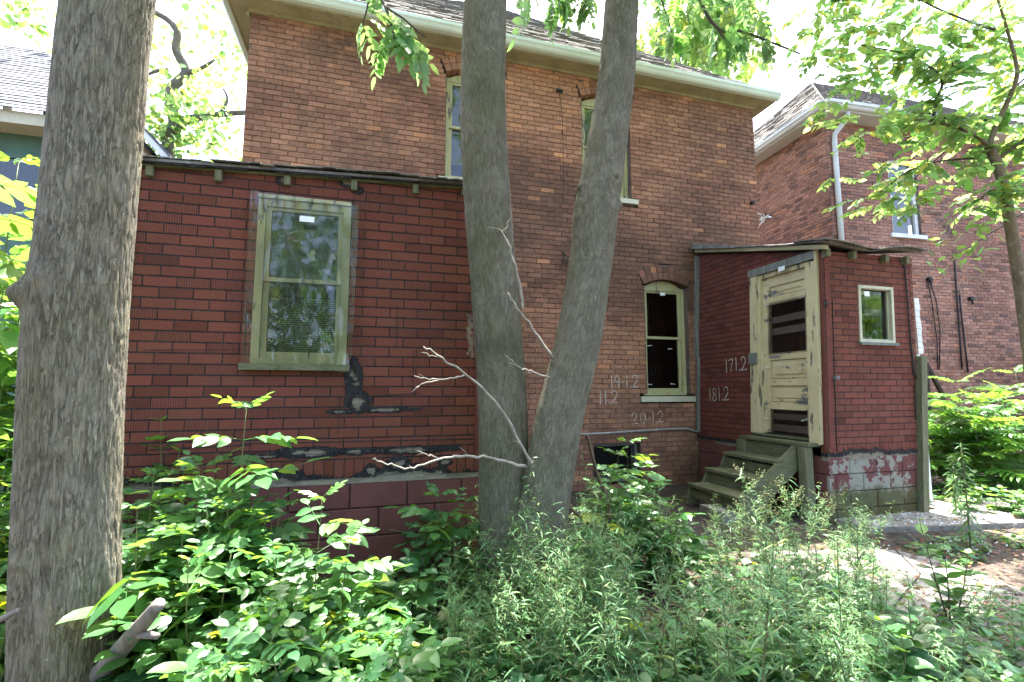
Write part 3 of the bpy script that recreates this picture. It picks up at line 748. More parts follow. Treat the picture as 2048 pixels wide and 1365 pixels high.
# wider joints where siding panels butt (dark grooves)
mb = MB()
for (px, pa, pb) in ((708, 396, 455), (795, 612, 700), (827, 702, 795), (494, 612, 700), (679, 795, 868), (826, 880, 945)):
    a = at(px, pa, SY); b = at(px, pb, SY); mb.box((a.x - .0025, SY - .0075, b.z), (a.x + .0025, SY - .002, a.z))
for (pxa, pxb, py, th) in ((680, 840, 792, .006), (290, 495, 700, .004), (300, 500, 895, .008), (480, 960, 883, .007)):
    a = at(pxa, py + (4 if py > 780 else 0), SY); b = at(pxb, py - (6 if py > 780 else 0), SY)
    mb.hexa([(a.x, SY - .008, a.z - th), (b.x, SY - .008, b.z - th), (b.x, SY - .002, b.z - th), (a.x, SY - .002, a.z - th), (a.x, SY - .008, a.z), (b.x, SY - .008, b.z), (b.x, SY - .002, b.z), (a.x, SY - .002, a.z)])
mb.build('panel_joint', mats['felt'], wallS, kind='stuff')
# corner strips, side returns, foundation, roof
mb = MB(); mb.box((SX1 - .055, SY - .012, .84), (SX1 + .012, SY - .0062, 3.07)); mb.box((SX1 + .006, SY - .006, .84), (SX1 + .013, SY + .07, 3.07))
mb.build('corner_strip', mats['siding'], shed).color = (.14, .047, .037, 1); mb = MB(); mb.box((SX0 - .012, SY - .012, .84), (SX0 + .045, SY - .0062, 2.99)); mb.build('corner_strip', mats['siding'], shed).color = (.14, .047, .037, 1)
mb = MB()
for x in (SX0 + .003, SX1 - .003): mb.poly([(x, SY + .002, .8), (x, HY, .8), (x, HY, 3.75), (x, SY + .002, 3.0)])
mb.build('side_wall', mats['siding'], shed).color = (.15, .05, .04, 1)
mb = MB(); mb.box((SX0 + .004, SY + .03, -.05), (SX1 - .004, HY - .02, .795)); mb.build('foundation', mats['mortar'], shed)
fnd = shed.children[-1]
for r, (a, b) in enumerate(((-.02, .192), (.2, .392), (.4, .592), (.6, .775))):
    k = -1; off = (r % 2) * .203 + .05
    while off + k * .406 < SX1 - SX0:
        p, q = max(0, off + k * .406) + .004, min(SX1 - SX0, off + (k + 1) * .406) - .004; k += 1
        if q - p < .04: continue
        mb = MB(); mb.piece((SX0, SY + .03, 0), (1, 0, 0), (0, -1, 0), p, q, a, b, 0, .028 + R.uniform(-.002, .002), .006); mb.build('block', mats['block'], fnd)
mb = MB(); mb.box((SX0, SY + .012, .775), (SX1, SY + .06, .815)); mb.build('sill_plate', mats['greywood'], shed)
def shed_roof():
    mb = MB(); mb.hexa([(SX0 - .06, SY - .07, 2.985), (SX1 + .06, SY - .07, 3.10), (SX1 + .06, HY - .02, 3.86), (SX0 - .06, HY - .02, 3.75),
                        (SX0 - .06, SY - .07, 3.005), (SX1 + .06, SY - .07, 3.12), (SX1 + .06, HY - .02, 3.88), (SX0 - .06, HY - .02, 3.77)])
    rf = mb.build('roof', mats['roof'], shed)
    rnd = random.Random(3); x = SX0 - .1
    while x < SX1 + .05:      # ragged overhanging shingles at the eave
        wd = rnd.uniform(.22, .42); xe = min(x + wd, SX1 + .09); dr = rnd.uniform(-.012, .008); ov = rnd.uniform(.07, .12)
        z = lambda q: 3.018 + .046 * (q - SX0)
        mb = MB(); nseg = 5
        for i in range(nseg):
            a, b = x + (xe - x) * i / nseg, x + (xe - x) * (i + 1) / nseg; s0 = rnd.uniform(-.006, .004) + dr; s1 = s0 + rnd.uniform(-.003, .003)
            mb.hexa([(a, SY - ov, z(a) + s0 - .008), (b, SY - ov, z(b) + s1 - .008), (b, SY + .25, z(b) + .07), (a, SY + .25, z(a) + .07),
                     (a, SY - ov, z(a) + s0), (b, SY - ov, z(b) + s1), (b, SY + .25, z(b) + .083), (a, SY + .25, z(a) + .083)])
        mb.build('shingle', mats['roof'], rf); x += wd
    mb = MB(); n = 40
    for i in range(n):        # black felt edge hanging below
        a, b = SX0 - .05 + (SX1 - SX0 + .1) * i / n, SX0 - .05 + (SX1 - SX0 + .1) * (i + 1) / n
        dz = .02 + .022 * max(0, fbm((a * 4, 2, 2)) + .4)
        z = 3.004 + .046 * (a - SX0); mb.hexa([(a, SY - .062, z - dz), (b, SY - .062, z - dz), (b, SY - .058, z - dz), (a, SY - .058, z - dz), (a, SY - .068, z), (b, SY - .068, z), (b, SY - .06, z), (a, SY - .06, z)])
    mb.build('felt_edge', mats['felt'], rf, kind='stuff')
    mb = MB(); mb.hexa([(SX0 - .05, SY - .03, 2.966), (SX1 + .05, SY - .03, 3.078), (SX1 + .05, SY - .012, 3.078), (SX0 - .05, SY - .012, 2.966), (SX0 - .05, SY - .03, 2.983), (SX1 + .05, SY - .03, 3.098), (SX1 + .05, SY - .012, 3.098), (SX0 - .05, SY - .012, 2.983)])
    mb.build('eave_board', mats['mosswood'], shed)
    for px in (292, 433, 572, 708, 832, 930):
        p = at(px, 365, SY - .06); z = 2.99 + .046 * (p.x - SX0)
        mb = MB(); mb.piece((p.x, SY - .008, 0), (1, 0, 0), (0, -1, 0), -.022, .022 + (px % 3) * .002, z - .08 - (px % 5) * .006, z - .012, 0, .03 + (px % 4) * .008, .006); mb.build('rafter_tail', mats['postwood'], shed)
shed_roof()
# shed window: casing, sashes, blind, taped plastic film
wn = window(shed, SW0, SW1, SWZ0, SWZ1, SY, mats['wincream'], mats['glass'], .45, recess=-.012, meet=.5, sash=.035, frame=.052, depth=.1)
mb = MB(); mb.box((SW0 - .055, SY - .075, 1.585), (SW1 + .03, SY + .03, 1.628)); mb.build('sill', mats['mosswood'], wn)
mb = MB(); mb.box((SW0, SY - .03, SWZ1 + .001), (SW1, SY + .02, SWZ1 + .028)); mb.build('head_casing', mats['wincream'], wn)
for i in range(26):
    mb = MB(); z = 1.70 + i * .017 
    mb.hexa([(SW0 + .06, SY + .16, z), (SW1 - .06, SY + .16, z), (SW1 - .06, SY + .175, z + .012), (SW0 + .06, SY + .175, z + .012), (SW0 + .06, SY + .16, z + .001), (SW1 - .06, SY + .16, z + .001), (SW1 - .06, SY + .175, z + .013), (SW0 + .06, SY + .175, z + .013)])
    mb.build('blind_slat', mats['blind'], wn)
def film():
    V, T = [], []; nx, nz = 44, 70
    for j in range(nz + 1):
        for i in range(nx + 1):
            s, t = i / nx, j / nz; x = -.905 + s * (.705 if t < .1 else .72 + .02 * t); z = 1.60 + t * 1.265 - .03 * s
            d = .052 + .010 * fbm((x * 5, z * 2.2, 1)) + .005 * fbm((x * 18, z * 7, 8)) + (.008 * math.sin(x * 60 + z * 6) * max(0, t - .86) / .14)
            V.append((x, SY - d, z))
    for j in range(nz):
        for i in range(nx):
            a = j * (nx + 1) + i; T += [(a, a + 1, a + nx + 2), (a, a + nx + 2, a + nx + 1)]
    o = bpy.data.objects.new('plastic_film', tri_mesh('plastic_film', V, T, mats['film'])); attach(o, wn)
film()
p = at(614, 439, SY - .07); mb = MB(); mb.box((p.x - .05, SY - .07, p.z - .02), (p.x + .05, SY - .068, p.z + .022)); mb.build('label_tag', mats['paper'], wn)

# porch ----------------------------------------------------------------
PX, PX1, PYF = 4.835, 6.235, 4.20
LEAN = .05
def plean(p): return (p[0] + LEAN * (p[2] - .85), p[1], p[2])
porch = thing('entry_porch', 'small red brick-pattern back porch with peeling cream door and sagging roof', 'porch', (5.5, 5.2, 0))
def ptop_side(uu): return 3.66 - .27 * uu - .02   # u runs from the house wall towards the yard
def pd_side(uu, z):
    e = .745 + .016 * nzs(uu, z, 1, 3); return (e - z) * 30 if z < .8 else -1
DY0, DY1, DZ0, DZ1 = 4.285, 5.305, .885, 3.085
wl = siding(porch, (PX, HY - .02, 0), (0, -1, 0), (-1, 0, 0), HY - .02 - PYF, .70, ptop_side, [(HY - .02 - DY1, HY - .02 - DY0, .5, DZ1)], pd_side, course=.0725, blen=.2, own=170, T=plean, rib=.06, seed=8, soldier=.13, pal=(.155, .049, .037))
def pd_front(uu, z):
    nn = nzs(uu + 5, z, 1.2, 6); e = .755 + nn * .045 + (.03 if .2 < uu < .8 else 0); v = (e - z) * 26 if z < .9 else -1
    return v
PW = (5.335, 5.885, 2.0, 2.68)
wf = siding(porch, (PX, PYF, 0), (1, 0, 0), (0, -1, 0), PX1 - PX, .70, lambda a: 3.05 + .02 * a, [(PW[0] - .0 - PX, PW[1] - PX, PW[2], PW[3])], pd_front, course=.0725, blen=.2, own=290, T=plean, rib=.12, seed=12, soldier=.14, shift=.05, pal=(.172, .061, .044))
mb = MB(plean); mb.poly([(PX1, PYF, .7), (PX1, HY - .02, .7), (PX1, HY - .02, 3.65), (PX1, PYF, 3.07)]); mb.build('side_wall', mats['siding'], porch).color = (.15, .05, .04, 1)
mb = MB(plean)   # folded corner strip of the siding, course by course
for i in range(31):
    z = .8 + i * .0725; mb.piece((PX, PYF - .0065, 0), (1, 0, 0), (0, -1, 0), .005, .075, z + .002, z + .0705, 0, .006, .0015); mb.piece((PX - .0065, PYF, 0), (0, 1, 0), (-1, 0, 0), .004, .03, z + .002, z + .0705, 0, .006, .0015)
mb.build('corner_strip', mats['siding'], porch).color = (.165, .055, .046, 1)
mb = MB(plean); mb.box((PX + .105, PYF - .013, .76), (PX + .112, PYF - .006, 2.5)); mb.build('panel_joint', mats['felt'], porch)
# corner boards against the brick house
mb = MB(plean); mb.box((PX - .075, HY - .05, 1.95), (PX - .008, HY - .014, 3.6)); mb.build('corner_board', mats['greywood'], porch)
mb = MB(plean); mb.box((PX - .055, HY - .075, .80), (PX - .008, HY - .051, 1.95)); mb.build('corner_board', mats['greywood'], porch)
# foundation
mb = MB(plean); mb.box((PX + .03, PYF + .03, -.05), (PX1 - .01, HY - .03, .70)); pf = mb.build('foundation', mats['mortar'], porch)
def blocks(O, u, n, width, m, seed, shift):
    for r in range(4):
        a, b = -.06 + r * .19 + .004, -.06 + (r + 1) * .19 - .004; k = -1; off = (r % 2) * .2 + shift
        while off + k * .4 < width:
            p, q = max(0, off + k * .4) + .004, min(width, off + (k + 1) * .4) - .004; k += 1
            if q - p < .03: continue
            mb = MB(plean); mb.piece(O, u, n, p, q, a, b, 0, .03 + R.uniform(-.002, .002), .005); mb.build('block', m, pf)
blocks((PX - .0, PYF + .03, 0), (1, 0, 0), (0, -1, 0), PX1 - PX, mats['block_peel'], 1, .1)
blocks((PX + .03, PYF + .001, 0), (0, 1, 0), (-1, 0, 0), HY - PYF - .05, mats['block'], 2, .03)
# wavy porch roof
def porch_roof():
    V = []; nx, ny = 40, 14; T = []
    def top(s, t):
        x = PX - .12 + s * (PX1 - PX + .17); y = HY - .02 - t * (HY - PYF + .075); z = 3.72 - .27 * (HY - y) * 1.0 + .02 * s
        k = max(0, t - .75) / .25
        z += k * (.018 * math.cos(s * 7.5) - .022 * math.exp(-((s - .45) / .16) ** 2) + .02 - .01 * s) + (.05 * math.exp(-(t / .06) ** 2))
        z += .006 * fbm((x * 8, y * 8, 2))
        return x, y, z
    for th in (0, .025):
        for j in range(ny + 1):
            for i in range(nx + 1):
                x, y, z = top(i / nx, j / ny); V.append(plean((x, y, z + th)))
    n = nx + 1; m = (nx + 1) * (ny + 1)
    for j in range(ny):
        for i in range(nx):
            a = j * n + i; T += [(a, a + 1, a + n + 1), (a, a + n + 1, a + n)]; a += m; T += [(a, a + n + 1, a + 1), (a, a + n, a + n + 1)]
    for i in range(nx):
        for a in (i, ny * n + i): T += [(a, a + 1, a + 1 + m), (a, a + 1 + m, a + m)]
    for j in range(ny):
        for a in (j * n, j * n + nx): T += [(a, a + n, a + n + m), (a, a + n + m, a + m)]
    o = bpy.data.objects.new('roof', tri_mesh('porch_roof', V, T, mats['roof'], smooth=False)); attach(o, porch)
    rnd = random.Random(2)
    for row in range(3):
        s = -.02
        while s < 1.0:
            wd = rnd.uniform(.05, .11); e = min(1.02, s + wd); t1 = 1.03 - row * .06; t0 = t1 - .075
            mb = MB(plean); q = []
            for (a, b) in ((s, t1), (e - .004, t1), (e - .004, t0), (s, t0)):
                x, y, z = top(a, b); q.append(Vector((x, y, z + .027)))
            th = rnd.uniform(.008, .014); mb.hexa([q[0], q[1], q[2], q[3], q[0] + Vector((0, 0, th)), q[1] + Vector((0, 0, th)), q[2] + Vector((0, 0, .004)), q[3] + Vector((0, 0, .004))])
            mb.build('shingle', mats['roof'], o); s = e
    # bunched tar paper at the house end
    mb = MB(plean)
    for i in range(26):
        a = i / 26; y = HY - .03 - a * .95; z = 3.72 - .27 * (HY - y); h = .06 * (1 - a) + .016 + .012 * abs(fbm((y * 9, 1, 1)))
        mb.hexa([(PX - .15, y - .04, z - .012), (PX + .2, y - .04, z - .012), (PX + .2, y, z - .002), (PX - .15, y, z - .002), (PX - .14 + .02 * fbm((y * 12, 3, 0)), y - .04, z + h), (PX + .2, y - .04, z + h), (PX + .2, y, z + h + .01), (PX - .14, y, z + h + .01)])
    mb.build('tar_paper', mats['roof'], o, kind='stuff')
    mb = MB(plean); mb.hexa([(PX - .10, HY - .05, 3.65), (PX - .10, HY - 2.33, 3.045), (PX - .008, HY - 2.33, 3.045), (PX - .008, HY - .05, 3.65), (PX - .10, HY - .05, 3.705), (PX - .10, HY - 2.33, 3.095), (PX - .008, HY - 2.33, 3.095), (PX - .008, HY - .05, 3.705)])
    mb.build('rake_board', mats['soffit'], porch)
    for px in (1654, 1706, 1770, 1811):
        q = at(px, 510, PYF - .05); x = q.x - LEAN * 2.2
        mb = MB(plean); mb.piece((x, PYF - .008, 0), (1, 0, 0), (0, -1, 0), -.025, .03, 2.97, 3.065, 0, .07, .006); mb.build('rafter_tail', mats['postwood'], porch)
porch_roof()
# porch window
wn = window(porch, PW[0], PW[1], PW[2], PW[3], PYF, mats['sill'], mats['glass'], .5, recess=-.018, meet=.995, sash=.012, frame=.035, depth=.06, T=plean, backmat=mats['dark'])
mb = MB(plean); mb.box((PW[0] - .02, PYF - .05, PW[2] - .035), (PW[1] + .02, PYF + .02, PW[2] - .002)); mb.build('sill', mats['greywood'], wn)
mb = MB(plean); mb.poly([(PW[0] + .05, PYF + .12, PW[2] + .35), (PW[1] - .05, PYF + .12, PW[2] + .35), (PW[1] - .05, PYF + .12, PW[2] + .42), (PW[0] + .05, PYF + .12, PW[2] + .42)]); mb.build('inside_plank', mats['plank'], wn)
p = at(1734, 588, PYF - .03); mb = MB(); mb.box((p.x - .04, PYF - .03, p.z - .03), (p.x + .04, PYF - .028, p.z + .03)); mb.build('label_tag', mats['paper'], wn)
# door casing and door (in the wall facing -X)
def xb(mb, d0, d1, y0, y1, z0, z1): mb.box((PX - d1, y0, z0), (PX - d0, y1, z1))
fr = MB(plean); xb(fr, .0, .03, DY1 - .115, DY1, DZ0, 2.985); xb(fr, .0, .03, DY0, DY0 + .13, DZ0 - .06, 2.96); dfr = fr.build('door_frame', mats['cream_trim'], porch)
mb = MB(plean); xb(mb, -.002, .042, DY0 - .02, DY1 + .02, 2.985, 3.085); mb.build('head_casing', mats['greywood'], dfr)
mb = MB(plean); xb(mb, -.002, .045, DY0 - .03, DY0 - .001, DZ0 - .05, 3.10); mb.build('edge_strip', mats['cream_trim'], dfr)
mb = MB(plean); xb(mb, -.09, .0, DY1 - .16, DY1 - .115, DZ0, 2.985); xb(mb, -.09, -.001, DY0 + .10, DY0 + .129, DZ0, 2.985); xb(mb, -.09, -.001, DY0 + .13, DY1 - .16, 2.93, 2.984); mb.build('jamb', mats['cream_trim'], dfr)
DA, DB = DY0 + .13, DY1 - .16       # door leaf between
DT = -.045                          # face depth behind the wall
dr = MB(plean)
xb(dr, -.085, DT, DB - .10, DB, DZ0 + .02, 2.93); xb(dr, -.085, DT, DA, DA + .085, DZ0 + .02, 2.93)
for (a, b, e) in ((2.80, 2.93, 0), (2.56, 2.66, 0), (1.83, 1.92, 0), (1.50, 1.585, .002), (1.20, 1.29, .002)):
    xb(dr, -.085, DT - .001 + e, DA + .085, DB - .10, a, b)
door = dr.build('door', mats['cream_door'], porch)
for (a, b, d) in ((2.66, 2.80, -.062), (1.585, 1.83, -.062), (1.29, 1.50, -.064)):
    mb = MB(plean); mb.piece((PX, DB - .10, 0), (0, -1, 0), (-1, 0, 0), 0, DB - DA - .185, a, b, -.08, d, .012); mb.piece((PX, DB - .10, 0), (0, -1, 0), (-1, 0, 0), .05, DB - DA - .235, a + .045, b - .045, -.08, d + .012, .015); mb.build('panel', mats['cream_door'], door)
for (a, b) in ((1.92, 2.56), (.905, 1.20)):
    mb = MB(plean); mb.poly([(PX - DT + .0, DB - .07, a - .02), (PX - DT + .0, DA + .06, a - .02), (PX - DT + .0, DA + .06, b + .03), (PX - DT + .0, DB - .07, b + .03)]); mb.build('plastic_film', mats['filmdoor'], door)
for (z, h, s) in ((2.33, .085, .02), (2.17, .09, .015), (1.07, .075, .0), (.925, .085, .0)):
    mb = MB(plean); mb.hexa([(PX + .10, DA, z), (PX + .12, DA, z), (PX + .12, DB, z - s), (PX + .10, DB, z - s), (PX + .10, DA, z + h), (PX + .12, DA, z + h), (PX + .12, DB, z + h - s), (PX + .10, DB, z + h - s)]); mb.build('inside_plank', mats['plank'], door)
mb = MB(plean)
mb.poly([(PX + .75, DA - .1, .7), (PX + .75, DB + .4, .7), (PX + .75, DB + .4, 3.0), (PX + .75, DA - .1, 3.0)])
mb.poly([(PX + .05, DA - .1, .7), (PX + .75, DA - .1, .7), (PX + .75, DA - .1, 3.0), (PX + .05, DA - .1, 3.0)]); mb.poly([(PX + .05, DB + .1, .7), (PX + .75, DB + .1, .7), (PX + .75, DB + .1, 3.0), (PX + .05, DB + .1, 3.0)])
mb.build('dim_room', mats['dark'], door)
for (y, z, dy, dz) in ((DB - .03, 2.565, -.11, .0), (DA + .14, 2.57, -.1, -.0), (DB - .05, 1.735, -.08, -.003), (DA + .17, 1.70, -.09, .012), (DB - .02, 1.075, -.1, .005), (DA + .15, 1.08, -.11, .03)):
    mb = MB(plean); mb.tube([(PX - DT - .0, y, z), (PX - DT - .04, y + dy, z + dz)], .006, 6); mb.tube([(PX - DT - .001, y + .006, z), (PX - DT - .004, y, z)], .012, 6); mb.build('screw', mats['screw'], door)
mb = MB(plean); xb(mb, .043, .046, 4.70, 4.80, 2.945, 3.005); mb.build('label_tag', mats['paper'], door)
p = atx(1501, 718, PX); mb = MB(plean); mb.piece((PX - .03, p.y - .03, 0), (0, 1, 0), (-1, 0, 0), -.07, .07, p.z - .075, p.z + .075, 0, .022, .004); mb.build('patch_board', mats['greywood'], dfr)
mb = MB(plean); xb(mb, -.3, .02, DY0 - .02, DY1 + .01, .86, .884); mb.build('threshold', mats['mosswood'], dfr)
def pchalk(text, px, py, size, slope):
    p = atx(px, py, PX); q = MB(); chalk(porch, text, (PX + LEAN * (p.z - .85) - .011, p.y, p.z), (0, -1, 0), (-1, 0, 0), size, slope, w_=.018, joint=0)
pchalk('181.2', 1416, 803, .19, .06); pchalk('171.2', 1446, 746, .185, .06)
p = at(1672, 756, PYF - .03); mb = MB(); mb.piece((p.x, PYF - .012, p.z), (1, 0, 0), (0, -1, 0), -.025, .025, -.02, .02, 0, .05, .004); mb.build('wire_box', mats['greywood'], porch)
mb = MB(); mb.tube([p + Vector((-.02, 0, 0)), p + Vector((-.04, -.01, -.08)), p + Vector((-.03, 0, -.12))], .008, 5)
q = at(1652, 608, PYF - .02); mb.box(q - Vector((.05, .008, .006)), q + Vector((.05, .004, .006))); mb.box(q - Vector((.006, .008, .05)), q + Vector((.006, .004, .05))); mb.build('cut_wires', mats['black'], porch)
mb = MB(); mb.tube([at(1808, 522, PYF - .02), at(1815, 600, PYF - .025), at(1822, 690, PYF - .02), at(1828, 745, PYF - .02), at(1833, 758, PYF - .02)], .009, 6); mb.tube([at(1829, 770, PYF - .02), at(1832, 840, PYF - .02)], .006, 5); mb.build('black_cable', mats['black'], porch)

# wooden steps -----------------------------------------------------------
steps = thing('wooden_steps', 'mossy green wooden steps up to the porch door', 'steps', (4.3, 4.9, 0))
NZ = [(4.66, .845), (4.39, .64), (4.10, .45), (3.84, .27)]
YA, YB = 4.47, 5.36
for i, (x, z) in enumerate(NZ):
    xe = (PX + .0 if i == 0 else NZ[i - 1][0] + .04)
    mb = MB(); ya = 4.30 if i == 0 else YA
    w2 = (xe - x) / 2
    mb.piece((x, ya, z - .038), (1, 0, 0), (0, 0, 1), 0, xe - x, 0, (YB - ya), 0, .038, .005, up=(0, 1, 0)); mb.poly([(x, ya, z - .038), (xe, ya, z - .038), (xe, YB, z - .038), (x, YB, z - .038)])
    mb.build('tread', mats['mosswood'], steps)
    zb = NZ[i + 1][1] if i < 3 else .09
    mb = MB(); s = .03 if i == 1 else .012
    mb.box((x + .03, YA + .03, zb + .005), (x + .055, YB - .01, z - .038 - s)); mb.build('riser', mats['mosswood'], steps)
for y in (YA - .012, YB - .03):
    mb = MB(); pts = [(4.72, .80), (4.72, .52), (3.98, .02), (3.80, .02), (3.86, .225), (4.04, .225), (4.12, .40), (4.32, .40), (4.41, .60), (4.62, .60), (4.62, .80)]
    if y < 5:
        pts = [(4.70, .803), (4.70, .56), (4.0, .03), (3.86, .03), (3.86, .23), (4.60, .78), (4.62, .803)]
    a = [(p[0], y, p[1]) for p in pts]; b = [(p[0], y + .038, p[1]) for p in pts]
    mb.poly(a); mb.poly(b[::-1])
    for k in range(len(a)): j = (k + 1) % len(a); mb.poly([a[k], a[j], b[j], b[k]])
    mb.build('stringer', mats['mosswood'], steps)
for (x, y, z1) in ((4.70, 4.33, .803), (4.70, 5.25, .80)):
    mb = MB(); mb.piece((x, y, 0), (1, 0, 0), (0, -1, 0), -.055, .055, -.02, z1, -.1, 0, .006); mb.build('post', mats['postwood'], steps)
mb = MB(); mb.box((3.7, 4.55, -.03), (4.05, 4.95, .10)); mb.build('base_block', mats['concrete_rough'], steps)

post = MB(); q0, q1 = at(1853, 1025, 4.13), at(1849, 713, 4.13)
post.hexa([(q0.x - .045, 4.13, -.02), (q0.x + .045, 4.13, -.02), (q0.x + .045, 4.2 - .001, -.02), (q0.x - .045, 4.199, -.02), (q1.x - .05, 4.13, q1.z), (q1.x + .042, 4.13, q1.z), (q1.x + .042, 4.199, q1.z + .004), (q1.x - .05, 4.199, q1.z + .003)])
tag(post.build('wooden_post', mats['postwood']), 'weathered upright wooden post at the right corner of the porch', 'post')
wp = MB(); a, b = at(1828, 596, 4.35), at(1838, 708, 4.35)
for i in range(9):
    t0, t1 = i / 9, (i + 1) / 9; A = a.lerp(b, t0); B = a.lerp(b, t1)
    wp.hexa([(B.x - .0, 4.35, B.z + .002), (B.x + .085 + .01 * math.sin(i * 2.1), 4.35, B.z + .002), (B.x + .085, 4.42, B.z + .002), (B.x, 4.42, B.z + .002), (A.x, 4.35, A.z - .002), (A.x + .08 + .012 * math.sin(i * 1.7), 4.35, A.z - .002), (A.x + .08, 4.42, A.z - .002), (A.x, 4.42, A.z - .002)])
wp.box((b.x + .0, 4.37, -.02), (b.x + .05, 4.41, b.z))
tag(wp.build('white_panel', mats['white']), 'narrow white board sticking out behind the porch corner', 'board')

# ------------------------------------------------------------------ neighbouring houses
NROT = math.radians(-4.0)
nb = thing('neighbour_house', 'weathered brick house with grey gutter and downspout right of the porch', 'house', (9.5, 7.8, 0))
NU = Vector((math.cos(NROT), math.sin(NROT), 0)); NN = Vector((math.sin(NROT), -math.cos(NROT), 0)); NC = Vector((9.5, 7.8, 0)); ND = -NN
def nb_col(uu, z, rnd):
    n2 = fbm((uu * .6, z * .9, 8.2)); t = rnd.random(); c = (.3, .16, .115) if t + n2 * .5 < .5 else (.39, .21, .148)
    if t > .95: c = (.42, .2, .12)
    if t < .12: c = (.19, .11, .086)
    k = rnd.uniform(.85, 1.15); return tuple(v * k for v in c)
def hide_nb(x, y): return x < 1665 or y < 250 or y > 720 or (x < 1840 and y > 500) or y < 230 + (x - 1640) * .34
nw = brick_wall(nb, 'neighbour', NC, NU, NN, 9.0, 0, 7.45, [rect_cut(1.62, 2.42, 4.95, 6.75)], mats['brick_n'], mats['mortar_n'], nb_col, 300, hide=hide_nb)
sw = brick_wall(nb, 'neighbour_side', NC + ND * 8, -ND, -NU, 8.0, 0, 7.45, [], mats['brick_n'], mats['mortar_n'], lambda a, z, r: tuple(v * .9 for v in nb_col(a, z, r)), 120,
                hide=lambda x, y: x < 1515 or x > 1660 or y > 490)
def nP(a, z, d): return NC + NU * a + NN * d + Vector((0, 0, z))
def nbox(mb, a0, a1, d0, d1, z0, z1): mb.hexa([nP(a0, z0, d1), nP(a1, z0, d1), nP(a1, z0, d0), nP(a0, z0, d0), nP(a0, z1, d1), nP(a1, z1, d1), nP(a1, z1, d0), nP(a0, z1, d0)])
mb = MB(); nbox(mb, -.38, 9.2, .0, .38, 7.45, 7.5); nbox(mb, -.38, .0, -8, -.001, 7.45, 7.5); mb.build('soffit', mats['gutter_n'], nb)
gutter(nb, nP(-.42, 7.48, .38), nP(9.2, 7.48, .38), NN, mats['gutter_n'], .14, .13); gutter(nb, nP(-.38, 7.48, .4), nP(-.38, 7.48, -8), -NU, mats['gutter_n'], .14, .13)
mb = MB(); H = 4.2
A, B, C_, D_ = nP(-.42, 7.6, .42), nP(9.3, 7.6, .42), nP(9.3, 7.6, -8), nP(-.42, 7.6, -8)
T0, T1 = nP(3.6, 11.4, -3.8), nP(5.4, 11.4, -3.8)
mb.poly([A, B, T1, T0]); mb.poly([D_, A, T0]); mb.poly([C_, D_, T0, T1]); mb.poly([B, C_, T1]); nro = mb.build('roof', mats['roof'], nb)
rnd = random.Random(4); sh = MB()
for (E0, E1, Tp) in ((A, B, (T0, T1)), (D_, A, (T0, T0))):
    nn_ = (E1 - E0).cross(Tp[0] - E0).normalized()
    if nn_.z < 0: nn_ = -nn_
    for r in range(34):
        t = r / 34; a = E0.lerp(Tp[0], t); b = E1.lerp(Tp[1], t); a2 = E0.lerp(Tp[0], t + 1.06 / 34); b2 = E1.lerp(Tp[1], t + 1.06 / 34); L = (b - a).length; s = 0
        while s < L - .05:
            wd = rnd.uniform(.22, .36); e = min(L, s + wd - .008); f0, f1 = s / L, e / L; l = .014 + rnd.uniform(0, .012)
            sh.hexa([a.lerp(b, f0), a.lerp(b, f1), a2.lerp(b2, f1), a2.lerp(b2, f0), a.lerp(b, f0) + nn_ * l, a.lerp(b, f1) + nn_ * l, a2.lerp(b2, f1) + nn_ * .004, a2.lerp(b2, f0) + nn_ * .004], skip=(0,)); s += wd
sh.build('shingles', mats['roof'], nro, kind='stuff')
mb = MB(); mb.tube([nP(.22, 7.46, .36), nP(.22, 7.34, .34), nP(.14, 7.1, .09), nP(.13, 6.9, .075), nP(.12, .2, .075)], .055, 8); mb.build('downspout', mats['gutter_n'], nb, True)
mb = MB(); nbox(mb, 1.62, 1.70, -.14, -.05, 4.95, 6.75); nbox(mb, 2.34, 2.42, -.14, -.05, 4.95, 6.75); nbox(mb, 1.70, 2.34, -.14, -.051, 6.67, 6.75); nbox(mb, 1.70, 2.34, -.13, -.06, 5.82, 5.88)
nwin = mb.build('window', mats['white'], nb)
mb = MB(); nbox(mb, 1.52, 2.52, -.1, .06, 4.86, 4.95); mb.build('sill', mats['white'], nwin)
mb = MB(); mb.poly([nP(1.7, 4.95, -.1), nP(2.34, 4.95, -.1), nP(2.34, 6.7, -.1), nP(1.7, 6.7, -.1)]); mb.build('pane', mats['glass'], nwin)
mb = MB(); mb.poly([nP(1.6, 4.9, -.3), nP(2.45, 4.9, -.3), nP(2.45, 6.8, -.3), nP(1.6, 6.8, -.3)]); mb.build('room', mats['blind'], nwin)
def on_nb(px, py, d=.03):
    r_ = ray(px, py); k = ((NC + NN * d) - _O).dot(NN) / r_.dot(NN); return _O + r_ * k
for k, pts in enumerate([[(1856, 560), (1866, 620), (1874, 680), (1876, 740)], [(1858, 560), (1872, 600), (1880, 660), (1879, 740)], [(1909, 520), (1914, 600), (1920, 680), (1924, 740)], [(1919, 590), (1924, 640), (1931, 700), (1936, 745)]]):
    mb = MB(); mb.tube([on_nb(*p, .05) for p in pts], .018 if k > 1 else .011, 6); mb.build('wall_cable', mats['black'], nb, True)
for p in ((1858, 559), (1941, 598)):
    q = on_nb(*p, .04); mb = MB(); mb.tube([q - NN * .05, q + NN * .05], .05, 8); mb.tube([q + NN * .03, q + NN * .04 - Vector((0, 0, .14))], .02, 6); mb.build('wall_insulator', mats['black'], nb)
